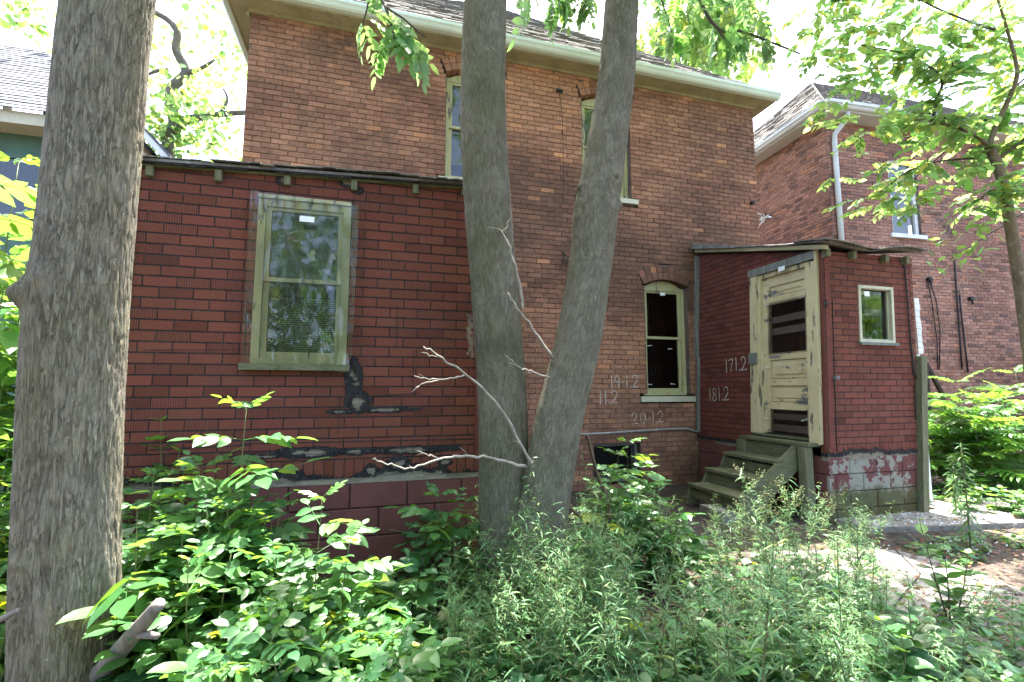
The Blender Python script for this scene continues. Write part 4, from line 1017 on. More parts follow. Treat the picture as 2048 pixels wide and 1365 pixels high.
# bare creeper stems on the neighbour's wall
mb = MB(); rnd = random.Random(8)
for k in range(40):
    px, py = rnd.uniform(1840, 2040), rnd.uniform(400, 560); pts = [on_nb(px, py, .02)]; a = rnd.uniform(0, 6.28)
    for i in range(6): a += rnd.uniform(-.9, .9); px += math.cos(a) * 9; py += math.sin(a) * 9; pts.append(on_nb(px, py, .03))
    mb.tube(pts, .005, 4)
mb.build('creeper_stems', mats['deadwood'], nb, kind='stuff')
# neighbour's rear lean-to and dark stair rail
lt = thing('rear_lean_to', 'low dark lean-to with white roof edge behind the bright green saplings', 'shed', on_nb(2050, 760, 1.0) * 1)
mb = MB()
def nlt(a0, a1, d0, d1, z0, z1, m, nm):
    mb = MB(); nbox(mb, a0, a1, d0, d1, z0, z1); return mb.build(nm, m, lt)
nlt(5.3, 9.0, .05, 1.2, 0, 1.15, mats['block'], 'base_wall'); nlt(5.2, 9.1, .02, 1.35, 2.35, 2.42, mats['white'], 'roof'); nlt(5.3, 5.4, 1.08, 1.18, 1.15, 2.35, mats['greywood'], 'post'); nlt(7.2, 7.3, 1.08, 1.18, 1.15, 2.35, mats['greywood'], 'post'); nlt(5.42, 9.0, .06, .12, 1.151, 2.35, mats['dark'], 'shade_panel')  # last piece: solid near-black slab standing in for shade under the roof
rl = MB(); a, b = on_nb(1852, 728, .5), on_nb(1885, 790, .5); rl.tube([a, b], .05, 6); rl.tube([a, Vector((a.x, a.y, 0))], .04, 6); rl.tube([b, Vector((b.x, b.y, 0))], .04, 6)
tag(rl.build('stair_rail', mats['bark_dark']), 'dark brown sloping stair rail behind the porch post', 'railing')

lh = thing('green_house', 'green-painted house with grey shingle roof left of the big trunk', 'house', (-6, 8.2, 0))
mb = MB(); mb.box((-11, 8.4, 0), (-4.15, 15, 5.25)); mb.build('wall', mats['greenpaint'], lh)
mb = MB(); mb.box((-11.4, 8.0, 5.18), (-3.75, 8.02, 5.36)); mb.box((-11.4, 8.021, 5.20), (-3.75, 15.4, 5.22)); mb.box((-3.75, 8.0, 5.18), (-3.73, 15.4, 5.36)); mb.build('fascia', mats['sill'], lh)
mb = MB(); K = .95; k2 = 3.7
mb.poly([(-11.5, 7.92, 5.36), (-3.65, 7.92, 5.36), (-3.65 - k2, 7.92 + k2, 5.36 + k2 * K), (-11.5 + k2, 7.92 + k2, 5.36 + k2 * K)])
mb.poly([(-3.65, 7.92, 5.36), (-3.65, 15.5, 5.36), (-3.65 - k2, 15.5 - k2, 5.36 + k2 * K), (-3.65 - k2, 7.92 + k2, 5.36 + k2 * K)])
mb.poly([(-11.5, 7.92, 5.36), (-11.5 + k2, 7.92 + k2, 5.36 + k2 * K), (-11.5 + k2, 15.5 - k2, 5.36 + k2 * K), (-11.5, 15.5, 5.36)]); lro = mb.build('roof', mats['roof_blue'], lh)
rnd = random.Random(6); L_ = math.hypot(1, K); nv = Vector((0, -K / L_, 1 / L_)); st = .14 / L_
for r in range(26):
    t = r * st; p = -7.6 + rnd.uniform(-.2, 0)
    while p < -3.65 - t:
        wd = rnd.uniform(.24, .34); q = min(p + wd - .006, -3.65 - t); pa = p; p += wd
        if q - pa < .04: continue
        A_ = Vector((pa, 7.92 + t, 5.36 + t * K)); B_ = Vector((q, 7.92 + t, 5.36 + t * K)); up = Vector((0, st * 1.05, st * 1.05 * K)); l = .012 + rnd.uniform(0, .006)
        mb = MB(); mb.hexa([A_ + nv * .001, B_ + nv * .001, B_ + up + nv * .001, A_ + up + nv * .001, A_ + nv * l, B_ + nv * l, B_ + up + nv * .003, A_ + up + nv * .003]); mb.build('shingle', mats['roof_blue'], lro)
# its window and the small gable behind
mb = MB(); p0, p1 = at(-60, 300, 8.38), at(82, 440, 8.38); mb.box((p0.x, 8.33, p1.z), (p0.x + .07, 8.39, p0.z)); mb.box((p1.x - .07, 8.33, p1.z), (p1.x, 8.39, p0.z)); mb.box((p0.x, 8.331, p0.z - .07), (p1.x, 8.391, p0.z)); mb.box((p0.x, 8.332, (p0.z + p1.z) / 2 - .05), (p1.x, 8.39, (p0.z + p1.z) / 2))
lw = mb.build('window', mats['greenpaint'], lh); mb = MB(); mb.poly([(p0.x, 8.36, p1.z), (p1.x, 8.36, p1.z), (p1.x, 8.36, p0.z), (p0.x, 8.36, p0.z)]); mb.build('pane', mats['glass'], lw)
mb = MB(); mb.poly([(p0.x, 8.385, p1.z), (p1.x, 8.385, p1.z), (p1.x, 8.385, p0.z), (p0.x, 8.385, p0.z)]); mb.build('room', mats['dark'], lw)
g0, g1 = at(255, 225, 9.5), at(350, 327, 9.5)
mb = MB(); mb.hexa([(g0.x - 1.2, 9.5, 3.6), (g1.x - .1, 9.5, 3.6), (g1.x - .1, 11, 3.6), (g0.x - 1.2, 11, 3.6), (g0.x - 1.2, 9.5, g0.z + .2), (g1.x - .1, 9.5, g1.z), (g1.x - .1, 11, g1.z), (g0.x - 1.2, 11, g0.z + .2)]); mb.build('gable_wall', mats['greenpaint'], lh)
mb = MB(); dv = (g1 - g0); mb.hexa([g0 + Vector((0, -.22, 0)), g1 + Vector((0, -.22, 0)), g1 + Vector((0, 1.5, 0)), g0 + Vector((0, 1.5, 0)), g0 + Vector((0, -.22, .06)), g1 + Vector((0, -.22, .06)), g1 + Vector((0, 1.5, .06)), g0 + Vector((0, 1.5, .06))]); mb.build('gable_roof', mats['roof_blue'], lh)
mb = MB(); mb.hexa([g0 + Vector((0, -.2, -.14)), g1 + Vector((0, -.2, -.14)), g1 + Vector((0, -.17, -.14)), g0 + Vector((0, -.17, -.14)), g0 + Vector((0, -.2, -.001)), g1 + Vector((0, -.2, -.001)), g1 + Vector((0, -.17, -.001)), g0 + Vector((0, -.17, -.001))]); mb.build('rake_board', mats['white'], lh)

# ------------------------------------------------------------------ leaf templates
def leaflet(L=1.0, W=.42, fold=.12, curl=.15, wave=0.0):
    st = (0, .12, .35, .6, .82, 1.0); wd = (0, .62, 1.0, .9, .5, 0); V = []; T = []
    for t, q in zip(st, wd):
        z = -curl * t * t * L
        if q == 0: V.append((0, t * L, z))
        else:
            x = q * W / 2; V += [(-x, t * L, z + fold * x + wave * math.sin(t * 9) * x), (0, t * L, z), (x, t * L, z + fold * x + wave * math.cos(t * 8) * x)]
    T += [(0, 2, 1), (0, 3, 2)]
    for k in range(3):
        a = 1 + 3 * k; b = a + 3
        T += [(a, a + 1, b + 1), (a, b + 1, b), (a + 1, a + 2, b + 2), (a + 1, b + 2, b + 1)]
    T += [(10, 11, 13), (11, 12, 13)]
    return np.array(V, float), np.array(T)
def rot(ax, a): return Matrix.Rotation(a, 4, ax)
def join(parts):
    Vs, Ts, o = [], [], 0
    for (V, T), M in parts:
        V = np.asarray(V); A = np.array(M)[:3]; Vs.append(V @ A[:, :3].T + A[:, 3]); Ts.append(np.asarray(T) + o); o += len(V)
    return np.concatenate(Vs), np.concatenate(Ts)
def strip(pts, w):
    """thin three-sided stalk"""
    mb = MB(); mb.tube(pts, [w * (1 - .7 * i / (len(pts) - 1)) for i in range(len(pts))], 3, cap=False); T = []
    for f in mb.f: T += [(f[0], f[1], f[2]), (f[0], f[2], f[3])]
    return np.array(mb.v), np.array(T)
def pinnate(pairs, L=1.0, ll=.3, lw=.15, droop=.25, start=.3, ang=62, rnd=None, bend=0.0, shape=None):
    rnd = rnd or random.Random(1); parts = []
    pt = lambda t: Vector((bend * t * t * L, t * L, -droop * t * t * L))
    parts.append((strip([pt(t) for t in (0, .33, .66, 1)], .011 * L + .0), Matrix.Identity(4)))
    for k in range(pairs):
        t = start + (1 - start) * k / pairs; s = (.75 + .5 * math.sin(math.pi * (k + .7) / (pairs + .6)))
        for sg in (-1, 1):
            a = math.radians(ang + rnd.uniform(-10, 10)) * -sg
            M = Matrix.Translation(pt(t)) @ rot('Z', a) @ rot('X', rnd.uniform(-.35, .05) - droop * .3) @ rot('Y', rnd.uniform(-.35, .35))
            parts.append((leaflet(ll * L * s * rnd.uniform(.9, 1.1), lw * L * s, rnd.uniform(.05, .35), rnd.uniform(.05, .35), .12), M))
    M = Matrix.Translation(pt(1.0)) @ rot('X', -droop); parts.append((leaflet(ll * L * 1.15, lw * L * 1.1, .2, .15, .1), M))
    return join(parts)
TR = random.Random(21)
T_ash = [pinnate(n, 1, .39, .21, TR.uniform(.1, .4), .28, 58, TR, TR.uniform(-.12, .12)) for n in (2, 3, 3, 4, 3)]
T_ail = [pinnate(n, 1, .2, .07, TR.uniform(.2, .45), .15, 72, TR, TR.uniform(-.1, .1)) for n in (9, 10, 11, 12)]
T_tree = [pinnate(n, 1, .32, .155, TR.uniform(.3, .7), .22, 60, TR, TR.uniform(-.2, .2)) for n in (5, 6, 7)]
T_leaf = [leaflet(1, W, TR.uniform(.1, .3), TR.uniform(.1, .4), .15) for W in (.5, .58, .66)]
T_broad = [leaflet(1, W, TR.uniform(.05, .2), TR.uniform(.1, .3), .2) for W in (.75, .85, .95)]
T_lin = [leaflet(1, W, .2, c, .05) for W, c in ((.1, .2), (.12, .5), (.15, .8))]
def tmesh(lst, name, m): return [tri_mesh(name, V, T, m) for V, T in lst]
ME = {'ash': tmesh(T_ash, 'leaf_ash', mats['leaf']), 'ash_b': tmesh(T_ash, 'leaf_ash_lit', mats['leaf_lit']), 'ail': tmesh(T_ail, 'leaf_sumac', mats['leaf_lit']),
      'tree': tmesh(T_tree, 'leaf_tree', mats['leaf_tree']), 'broad': tmesh(T_broad, 'leaf_broad', mats['leaf']), 'leaf': tmesh(T_leaf, 'leaf_simple', mats['leaf']), 'leaf_b': tmesh(T_leaf, 'leaf_simple_lit', mats['leaf_lit'])}
def aim(p, d, roll=0.0, s=1.0):
    d = Vector(d).normalized(); x = d.cross(Vector((0, 0, 1)))
    x = x.normalized() if x.length > 1e-4 else Vector((1, 0, 0)); z = x.cross(d)
    M = Matrix(((x.x, d.x, z.x, p[0]), (x.y, d.y, z.y, p[1]), (x.z, d.z, z.z, p[2]), (0, 0, 0, 1)))
    return M @ rot('Y', roll) @ Matrix.Scale(s, 4)
def put_leaf(parent, key, p, d, s, rnd, roll=.3, label=None):
    me = rnd.choice(ME[key]); o = bpy.data.objects.new('leaf', me); attach(o, parent, aim(p, d, rnd.uniform(-roll, roll), s))
    k = rnd.uniform(.7, 1.2); o.color = (k * rnd.uniform(.8, 1.12), k, k * rnd.uniform(.75, 1.25), 1)
    if rnd.random() < .012: o.color = (3.2, 1.7, .5, 1)
    return o

# ------------------------------------------------------------------ trees
def trunk(name, path, parent, mat, nu=96, nz=260, furrow=.012, freq=9.0, zf=.9, sharp=2.0, knots=()):
    P = crom(path, nz); V = []; T = []; C = []
    for j, (x, y, z, r) in enumerate(P):
        for i in range(nu):
            a = 2 * math.pi * i / nu; ca, sa = math.cos(a), math.sin(a)
            q = Vector((ca * r * freq, sa * r * freq, z * zf))
            n1 = mnoise.noise(q * 1.6 + Vector((0, 0, mnoise.noise(q * .7) * .8))); n2 = mnoise.noise(q * 3.7); n3 = mnoise.noise(Vector((ca * 1.3, sa * 1.3, z * .8)))
            rd = 1 - min(1, abs(n1) * 3.2); rd = rd ** sharp
            d = -furrow * rd + furrow * .45 * n2 + r * .05 * n3
            for (ka, kz, kr, kd) in knots:
                g = math.exp(-(((math.atan2(math.sin(a - ka), math.cos(a - ka)) * r) / kr) ** 2 + ((z - kz) / kr) ** 2)); d += kd * g
            V.append((x + ca * (r + d), y + sa * (r + d), z)); c = max(0, 1 - rd * .9); C.append((c, c, c))
    for j in range(nz - 1):
        for i in range(nu):
            a = j * nu + i; b = j * nu + (i + 1) % nu; T += [(a, b, b + nu), (a, b + nu, a + nu)]
    o = bpy.data.objects.new(name, tri_mesh(name, V, T, mat, np.array(C))); attach(o, parent); return o
def limb(parent, pts, r0, r1, m, n=8, steps=None, name='branch'):
    k = steps or max(6, len(pts) * 4); q = crom(pts, k); mb = MB(); mb.tube([Vector(p) for p in q], [r0 + (r1 - r0) * i / (k - 1) for i in range(k)], n); return mb.build(name, m, parent, True)
def rcol(rnd, lo=.75, hi=1.2, yellow=0.0):
    k = rnd.uniform(lo, hi); y = rnd.random() < yellow
    return (k * (2.2 if y else rnd.uniform(.8, 1.25)), k * (1.3 if y else 1), k * rnd.uniform(.7, 1.2))
def leaf_cloud(items, tn, centres, n, spread, size, rnd, droop=.3, lo=.7, hi=1.25, flat=.6, yellow=.02):
    for c in centres:
        for i in range(n):
            p = Vector(c) + Vector((rnd.gauss(0, spread), rnd.gauss(0, spread), rnd.gauss(0, spread * flat)))
            d = Vector((rnd.gauss(0, 1), rnd.gauss(0, 1), rnd.gauss(-droop, .4)))
            items.append((rnd.randrange(tn), aim(p, d, rnd.uniform(-.8, .8), size * rnd.uniform(.6, 1.25)), rcol(rnd, lo, hi, yellow)))

# big single trunk on the left
lt_ = thing('tree', 'thick grey rough-barked tree trunk at the left edge of the yard', 'tree', (-1.27, 2.5, 0), 'yard trees')
Lp = [(-1.16, 2.47, -.15, .2), (-1.17, 2.47, .2, .178), (-1.19, 2.46, .6, .172), (-1.22, 2.45, 1.2, .17), (-1.24, 2.44, 1.75, .172), (-1.235, 2.43, 2.1, .165), (-1.225, 2.42, 2.6, .162), (-1.215, 2.41, 3.1, .16), (-1.18, 2.42, 4.0, .155), (-1.1, 2.45, 5.2, .14), (-1.1, 2.5, 6.4, .12)]
trunk('trunk', Lp, lt_, mats['bark_left'], 240, 760, .0045, 34.0, 4.5, 2.2, knots=((math.radians(205), 1.84, .05, .05), (math.radians(-110), 1.9, .04, .015), (math.radians(-70), 1.2, .05, .012), (math.radians(-120), .8, .03, .02)))
limb(lt_, [atd(150, 1400, 2.0), atd(215, 1330, 1.85), atd(262, 1275, 1.75), atd(292, 1240, 1.7), atd(318, 1208, 1.66)], .04, .021, mats['deadgrey'], 10, name='dead_branch')
limb(lt_, [atd(272, 1268, 1.73), atd(292, 1270, 1.7), atd(315, 1273, 1.68)], .017, .011, mats['deadgrey'], 8, name='dead_branch')
limb(lt_, [atd(-40, 1262, 1.7), atd(0, 1240, 1.7), atd(38, 1220, 1.72)], .013, .009, mats['deadgrey'], 8, name='dead_branch')
# twin-trunked tree in the middle
tw = thing('tree', 'tall twin-trunked tree standing in front of the brick house', 'tree', (1.0, 3.15, 0), 'yard trees')
A_path = [(.93, 3.22, -.15, .30), (.905, 3.22, .15, .235), (.88, 3.22, .45, .195), (.86, 3.22, .8, .178), (.84, 3.22, 1.4, .172), (.785, 3.21, 2.08, .17), (.725, 3.2, 2.8, .168), (.685, 3.2, 3.55, .165), (.70, 3.2, 4.35, .162), (.74, 3.2, 5.4, .15), (.7, 3.2, 6.6, .12)]
B_path = [(.99, 3.10, -.15, .27), (1.01, 3.10, .15, .215), (1.055, 3.08, .5, .185), (1.125, 3.06, .9, .172), (1.20, 3.05, 1.28, .168), (1.335, 3.05, 1.78, .163), (1.455, 3.05, 2.4, .157), (1.50, 3.05, 2.75, .165), (1.545, 3.05, 2.98, .158), (1.63, 3.05, 3.45, .145), (1.70, 3.05, 3.9, .138), (1.76, 3.06, 4.5, .132), (1.9, 3.1, 5.6, .11), (2.1, 3.2, 6.6, .09)]
trunk('trunk', A_path, tw, mats['bark_twin'], 150, 480, .0035, 34.0, 8.0, 1.4, knots=((math.radians(-70), 3.15, .02, .008), (math.radians(-20), 2.2, .05, .01)))
trunk('trunk', B_path, tw, mats['bark_twin'], 150, 480, .004, 34.0, 8.0, 1.4, knots=((math.radians(-75), 2.93, .055, .028), (math.radians(-75), 2.93, .02, -.03), (math.radians(-15), 2.78, .035, .03), (math.radians(190), 2.9, .04, .02)))
for pts, r0, r1 in (([(1062, 928), (1055, 915), (1010, 832), (965, 778), (930, 748), (882, 716), (847, 694)], .013, .0055), ([(930, 750), (880, 760), (828, 752)], .007, .004), ([(880, 761), (850, 766), (832, 776)], .005, .003), ([(878, 714), (862, 712), (846, 703)], .004, .003),
                    ([(1052, 935), (1000, 921), (940, 913), (880, 919), (822, 938), (780, 930), (745, 918)], .013, .005), ([(880, 918), (858, 910), (834, 903)], .006, .003), ([(940, 913), (930, 906), (922, 897)], .004, .002), ([(1105, 716), (1064, 655), (1040, 625), (1015, 588)], .011, .006),
                    ([(1098, 756), (1060, 742), (1040, 736), (1009, 708)], .008, .004), ([(1046, 622), (1036, 555), (1018, 495), (1000, 462), (974, 454)], .011, .005), ([(1004, 466), (1014, 455), (1020, 438)], .006, .004)):
    yy = 2.86; P3 = [at(x, y, yy - .02 * i) for i, (x, y) in enumerate(pts)]; q = [Vector(v) + Vector((R.gauss(0, .0035), R.gauss(0, .0035), R.gauss(0, .0035))) for v in crom(P3, len(pts) * 5)]
    mb = MB(); m_ = len(q) - 1; mb.tube(q, [(r0 * .85 + (r1 * .7 - r0 * .85) * i / m_) * R.uniform(.88, 1.15) for i in range(m_ + 1)], 6)
    for i in range(2, m_, 3):
        if R.random() < .45: continue
        d = (q[i + 1] - q[i - 1]).normalized() + Vector((R.uniform(-1, 1), R.uniform(-.6, .2), R.uniform(-.8, .8))); e = q[i] + d * R.uniform(.012, .04); mb.tube([q[i], e], [r1 * .6, r1 * .3], 4)
    mb.build('dead_twig', mats['deadwood'], tw, True)
# shreds of loose bark on the left stem
mb = MB()
for k in range(22):
    q = at(940 + R.uniform(-5, 5), 632 + k * 3.8, 3.12); l = R.uniform(.008, .03); t_ = R.uniform(-.02, .01)
    mb.hexa([q + Vector((-.004, -.003, -l)), q + Vector((.012, -.003, -l * .6)), q + Vector((.012, .004, -l * .6)), q + Vector((-.004, .004, -l)), q + Vector((t_, -.004, l)), q + Vector((.008, -.004, l)), q + Vector((.008, .003, l)), q + Vector((t_, .003, l))])
mb.build('bark_shreds', mats['stem_brown'], tw, kind='stuff')
# crowns overhead (they shade the yard)
def crown(parent, centres, n, spread, tmpl, size, mat, seed, name='crown', **k):
    rnd = random.Random(seed); items = []; leaf_cloud(items, len(tmpl), centres, n, spread, size, rnd, **k)
    o = bpy.data.objects.new(name, scatter_mesh(name, tmpl, items, mat)); attach(o, parent); o['kind'] = 'stuff'; return o
rc = random.Random(31); cen = []
for k in range(30):
    a = rc.uniform(0, 6.28); q = rc.uniform(.2, 1) ** .5
    c = Vector((3.3 + math.cos(a) * 1.7 * q, 3.9 + math.sin(a) * 3.0 * q, rc.uniform(7.2, 9.6)))
    if (c.z - CAMZ) / max(c.y, .1) < 1.15: continue
    cen.append(c)
for q in ((4.9, 4.5, 7.6), (5.5, 4.2, 7.9), (4.6, 4.0, 7.2), (5.2, 5.0, 8.3)): cen.append(Vector(q))  # extra leaf clusters out of view, added to shade the near path
for k in range(12):
    b = rc.choice(cen); s = Vector((.74, 3.2, 6.0)) if b.x < 2 else Vector((1.95, 3.12, 6.0)); limb(tw, [s, s.lerp(b, .5) + Vector((0, 0, .4)), b], .07, .015, mats['bark_twin'], 7)
crown(tw, cen, 27, .45, T_tree, .38, mats['leaf_tree'], 5)
cen = [Vector((-1.4 + rc.uniform(-2.2, 1.0), 1.6 + rc.uniform(-2.2, 1.2), rc.uniform(6.3, 8.5))) for k in range(20)]
for k in range(6): limb(lt_, [(-1.1, 2.5, 6.2), Vector((-1.1, 2.5, 6.2)).lerp(cen[k], .5) + Vector((0, 0, .3)), cen[k]], .08, .015, mats['bark_left'], 7)
crown(lt_, cen, 50, .5, T_tree, .38, mats['leaf_tree'], 6)
# leafy sprays that hang into view from the twin tree
def spray(pts, leaves, key, size, seed, r=.008, parent=tw):
    limb(parent, pts, r, r * .5, mats['bark_dark'], 6, name='twig'); rnd = random.Random(seed)
    P = crom(pts, 40)
    for i in range(leaves):
        t = rnd.randrange(6, 40); p = Vector(P[t]); d = Vector((rnd.uniform(-1, 1), rnd.uniform(-.7, .5), rnd.uniform(-1.1, .05))); put_leaf(parent, key, p, d, size * rnd.uniform(.7, 1.2), rnd, .6)
spray([atd(735, -140, 2.4), atd(745, -50, 2.35), atd(770, 10, 2.3), atd(810, 40, 2.25), atd(850, 75, 2.2)], 9, 'tree', .17, 1)
spray([atd(740, -60, 2.35), atd(738, 0, 2.35), atd(725, 50, 2.3)], 5, 'tree', .16, 12)
spray([atd(770, 10, 2.3), atd(785, 60, 2.25), atd(790, 95, 2.2)], 5, 'tree', .16, 13)
spray([atd(1110, -160, 2.9), atd(1120, -60, 2.7), atd(1110, 0, 2.6)], 10, 'tree', .19, 2)
spray([atd(1000, -160, 2.6), atd(1050, -60, 2.5), atd(1060, -10, 2.4)], 7, 'tree', .18, 3)
spray([atd(1180, -140, 2.9), atd(1175, -30, 2.75), atd(1165, 30, 2.7)], 9, 'tree', .18, 4)
spray([atd(1330, -200, 4.6), atd(1400, 0, 4.6), atd(1440, 60, 4.6), atd(1480, 62, 4.7), atd(1550, 88, 4.8), atd(1600, 108, 4.8)], 11, 'tree', .25, 5, .018)
spray([atd(1430, 50, 4.6), atd(1455, 85, 4.6), atd(1475, 88, 4.6)], 3, 'tree', .25, 6, .014)
spray([atd(1440, -80, 4.6), atd(1500, 0, 4.8), atd(1540, 60, 5.0)], 7, 'tree', .25, 7, .01)
spray([atd(1300, -60, 4.8), atd(1330, 20, 4.8), atd(1345, 70, 4.8)], 6, 'tree', .25, 8, .01)

# ailanthus behind the roof, catalpa behind the gap on the left, trees further off
def far_tree(label, base, top, limbs, centres, n, spread, tmpl, size, mat, seed, r=.16, bark='bark_far', **k):
    t = thing('tree', label, 'tree', base)
    limb(t, [base, Vector(base).lerp(Vector(top), .5) + Vector((.2, 0, 0)), top], r, r * .6, mats[bark], 10, 14, 'trunk')
    for q in limbs: limb(t, q[0], q[1], q[2], mats[bark], 8)
    crown(t, centres, n, spread, tmpl, size, mat, seed, **k); return t
rb = random.Random(77)
ct = [atd(rb.uniform(1280, 1480), rb.uniform(-120, 140), rb.uniform(11.5, 13.5)) for _ in range(26)]
far_tree('slender tree with feathery leaves rising behind the main roof', (4.5, 18, 0), atd(1380, 20, 13), [([atd(1380, 120, 13), atd(1400, 150, 12.5), atd(1470, 100, 12)], .06, .02)], ct, 15, .5, T_tree, .55, mats['leaf_tree'], 41, droop=.6)
L = lambda *p: [atd(x, y, d) for x, y, d in p]
cb = [atd(rb.uniform(290, 480), rb.uniform(-80, 320), rb.uniform(11, 13.5)) for _ in range(46)] + [atd(rb.uniform(285, 420), rb.uniform(200, 330), 12) for _ in range(12)]
far_tree('gnarled large-leaved tree in the gap left of the brick house', atd(330, 760, 12) * 1, atd(335, 275, 12),
         [(L((335, 275, 12), (350, 255, 12), (342, 205, 12), (345, 175, 12), (372, 145, 12), (352, 100, 12), (355, 65, 12), (335, 40, 12), (300, 20, 12)), .16, .06), (L((350, 255, 12), (375, 240, 12), (400, 235, 12), (450, 228, 12), (500, 225, 12)), .12, .06),
          (L((372, 147, 12), (400, 138, 12), (430, 120, 12)), .07, .03), (L((335, 140, 12), (315, 142, 12), (295, 150, 12)), .06, .03), (L((440, 228, 12), (455, 200, 12), (445, 175, 12)), .05, .02)],
         cb, 30, .42, T_broad, .17, mats['leaf_tree'], 42, r=.22, droop=.5, yellow=.03)
cl = [atd(rb.uniform(-120, 100), rb.uniform(-60, 110), rb.uniform(13, 15)) for _ in range(20)]
far_tree('leafy tree top showing over the grey shingle roof', atd(-40, 700, 15) * 1, atd(20, 60, 14.5), [(L((20, 80, 14), (10, 75, 14), (20, 50, 14), (40, 45, 14)), .07, .03)], cl, 36, .5, T_broad, .2, mats['leaf_tree'], 43, droop=.5, yellow=.03)
# young tree at the right edge, its crown over the neighbour's wall
yt = thing('tree', 'young slim tree with small bright leaves at the right edge', 'tree', (5.45, 2.75, 0), 'yard trees')
def YL(*p): return [atd(x, y, d) for x, y, d in p]
limb(yt, [(5.5, 2.75, -.1), (5.42, 2.72, .9)] + YL((2052, 660, 4.1), (2032, 520, 4.05), (2016, 420, 4.0), (2000, 345, 4.0), (1978, 292, 4.0)), .052, .034, mats['bark_young'], 12, 40, 'trunk')
ybr = [(YL((1978, 292, 4.0), (1939, 264, 4.0), (1862, 243, 4.0), (1809, 243, 4.05), (1740, 262, 4.1)), .024, .006), (YL((1864, 243, 4), (1874, 200, 3.95), (1883, 158, 3.9), (1837, 120, 3.9), (1799, 105, 3.9), (1720, 90, 3.95)), .018, .005), (YL((1978, 292, 4), (1992, 253, 4), (2031, 165, 3.9), (2031, 123, 3.9), (2017, 70, 3.85), (1990, -20, 3.8)), .028, .012),
       (YL((1999, 316, 4), (2048, 281, 3.9), (2120, 240, 3.8)), .02, .01), (YL((1978, 316, 4), (1880, 323, 4.1), (1813, 345, 4.15), (1760, 385, 4.2)), .011, .004), (YL((1930, 262, 4), (1880, 232, 3.9), (1820, 225, 3.9)), .009, .004), (YL((1985, 245, 4), (1950, 235, 4.1), (1900, 232, 4.1)), .009, .004), (YL((1990, 60, 3.8), (1930, 40, 3.8), (1850, 5, 3.9), (1780, -40, 3.9)), .012, .005), (YL((2012, 400, 4), (1985, 380, 4.0), (1960, 400, 4.0)), .01, .004), (YL((1883, 158, 3.9), (1905, 130, 3.9), (1890, 90, 3.85)), .008, .003)]
for p, a, b in ybr: limb(yt, p, a * .8, b * .7, mats['bark_dark'] if a < .02 else mats['bark_young'], 7, 24)
ry = random.Random(5); items = []; twm = MB()
def ycl(x, y, d): return atd(x, y, d)
cts = []
for p, a, b in ybr:
    q = crom(p, 24)
    for i in range(5, 24, 2): cts.append(Vector(q[i]))
for _ in range(680):
    x, y = ry.uniform(1590, 2140), ry.uniform(-80, 440)
    ok = (x > 1640 + max(0, y - 330) * .8 - max(0, 120 - y) * .3) and not (y > 420 and x < 1900) and not (1740 < x < 2000 and 340 < y and x < 1740 + (y - 340) * 1.2 + 60 and ry.random() < .4)
    if ok and fbm((x * .012, y * .012, 3)) > -.28: cts.append(atd(x, y, ry.uniform(3.7, 5.2)))
for c in cts:
    d0 = Vector((ry.uniform(-1, 1), ry.uniform(-1, 1), ry.uniform(-.4, .2))).normalized(); Ln = ry.uniform(.12, .26); tip = c + d0 * Ln + Vector((0, 0, -.03)); twm.tube([c, c.lerp(tip, .5) + Vector((0, 0, .012)), tip], .0022, 3, cap=False)
    for i in range(8):
        t = (i + .6) / 8; side = 1 if i % 2 else -1; d = (d0 + d0.cross(Vector((0, 0, 1))) * side * 1.0 + Vector((0, 0, ry.uniform(-.5, .1)))); items.append((ry.randrange(3), aim(c.lerp(tip, t), d, ry.uniform(-.5, .5), ry.uniform(.055, .095)), rcol(ry, .8, 1.25, .06)))
o = bpy.data.objects.new('crown', scatter_mesh('young_crown', T_leaf, items, mats['leaf_tree'])); attach(o, yt); o['kind'] = 'stuff'
twm.build('twigs', mats['bark_dark'], yt, kind='stuff')
# low sprays of the same tree over the neighbour's wall (lower right)
items = []
for (x, y, n) in ((1900, 470, 10), (1935, 500, 12), (1960, 455, 10), (1905, 530, 8), (1990, 430, 10), (1830, 400, 8), (1790, 420, 6)):
    c = atd(x, y, 4.0)
    for i in range(n): items.append((ry.randrange(3), aim(c + Vector((ry.gauss(0, .1), ry.gauss(0, .1), ry.gauss(0, .05))), (ry.gauss(0, 1), ry.gauss(0, 1), ry.gauss(-.3, .4)), ry.uniform(-.6, .6), ry.uniform(.06, .1)), rcol(ry, .9, 1.3, .1)))
o = bpy.data.objects.new('low_spray', scatter_mesh('low_spray', T_leaf, items, mats['leaf_tree'])); attach(o, yt); o['kind'] = 'stuff'
# trees behind the viewer (they show in the window panes)
BT = ((-2.3, -4.2, 8.5, 'nearest leafy tree behind the viewer'), (-3.5, -7, 10, 'broad leafy tree across the yard behind the viewer, mirrored in the shed window'), (15, -5, 7, 'leafy tree far right behind the viewer, mirrored in the porch window'), (21, -7, 8, 'leafy tree furthest right behind the viewer'))
for k, (x, y, h, lab) in enumerate(BT):
    cs = [Vector((x + rb.uniform(-2.8, 2.8), y + rb.uniform(-1.6, 1.6), rb.uniform(.6, h))) for _ in range(34)]
    far_tree(lab, (x, y, 0), (x + .3, y, h * .6), [], cs, 40, .7, T_broad, .36, mats['leaf_low'], 60 + k, r=.2)

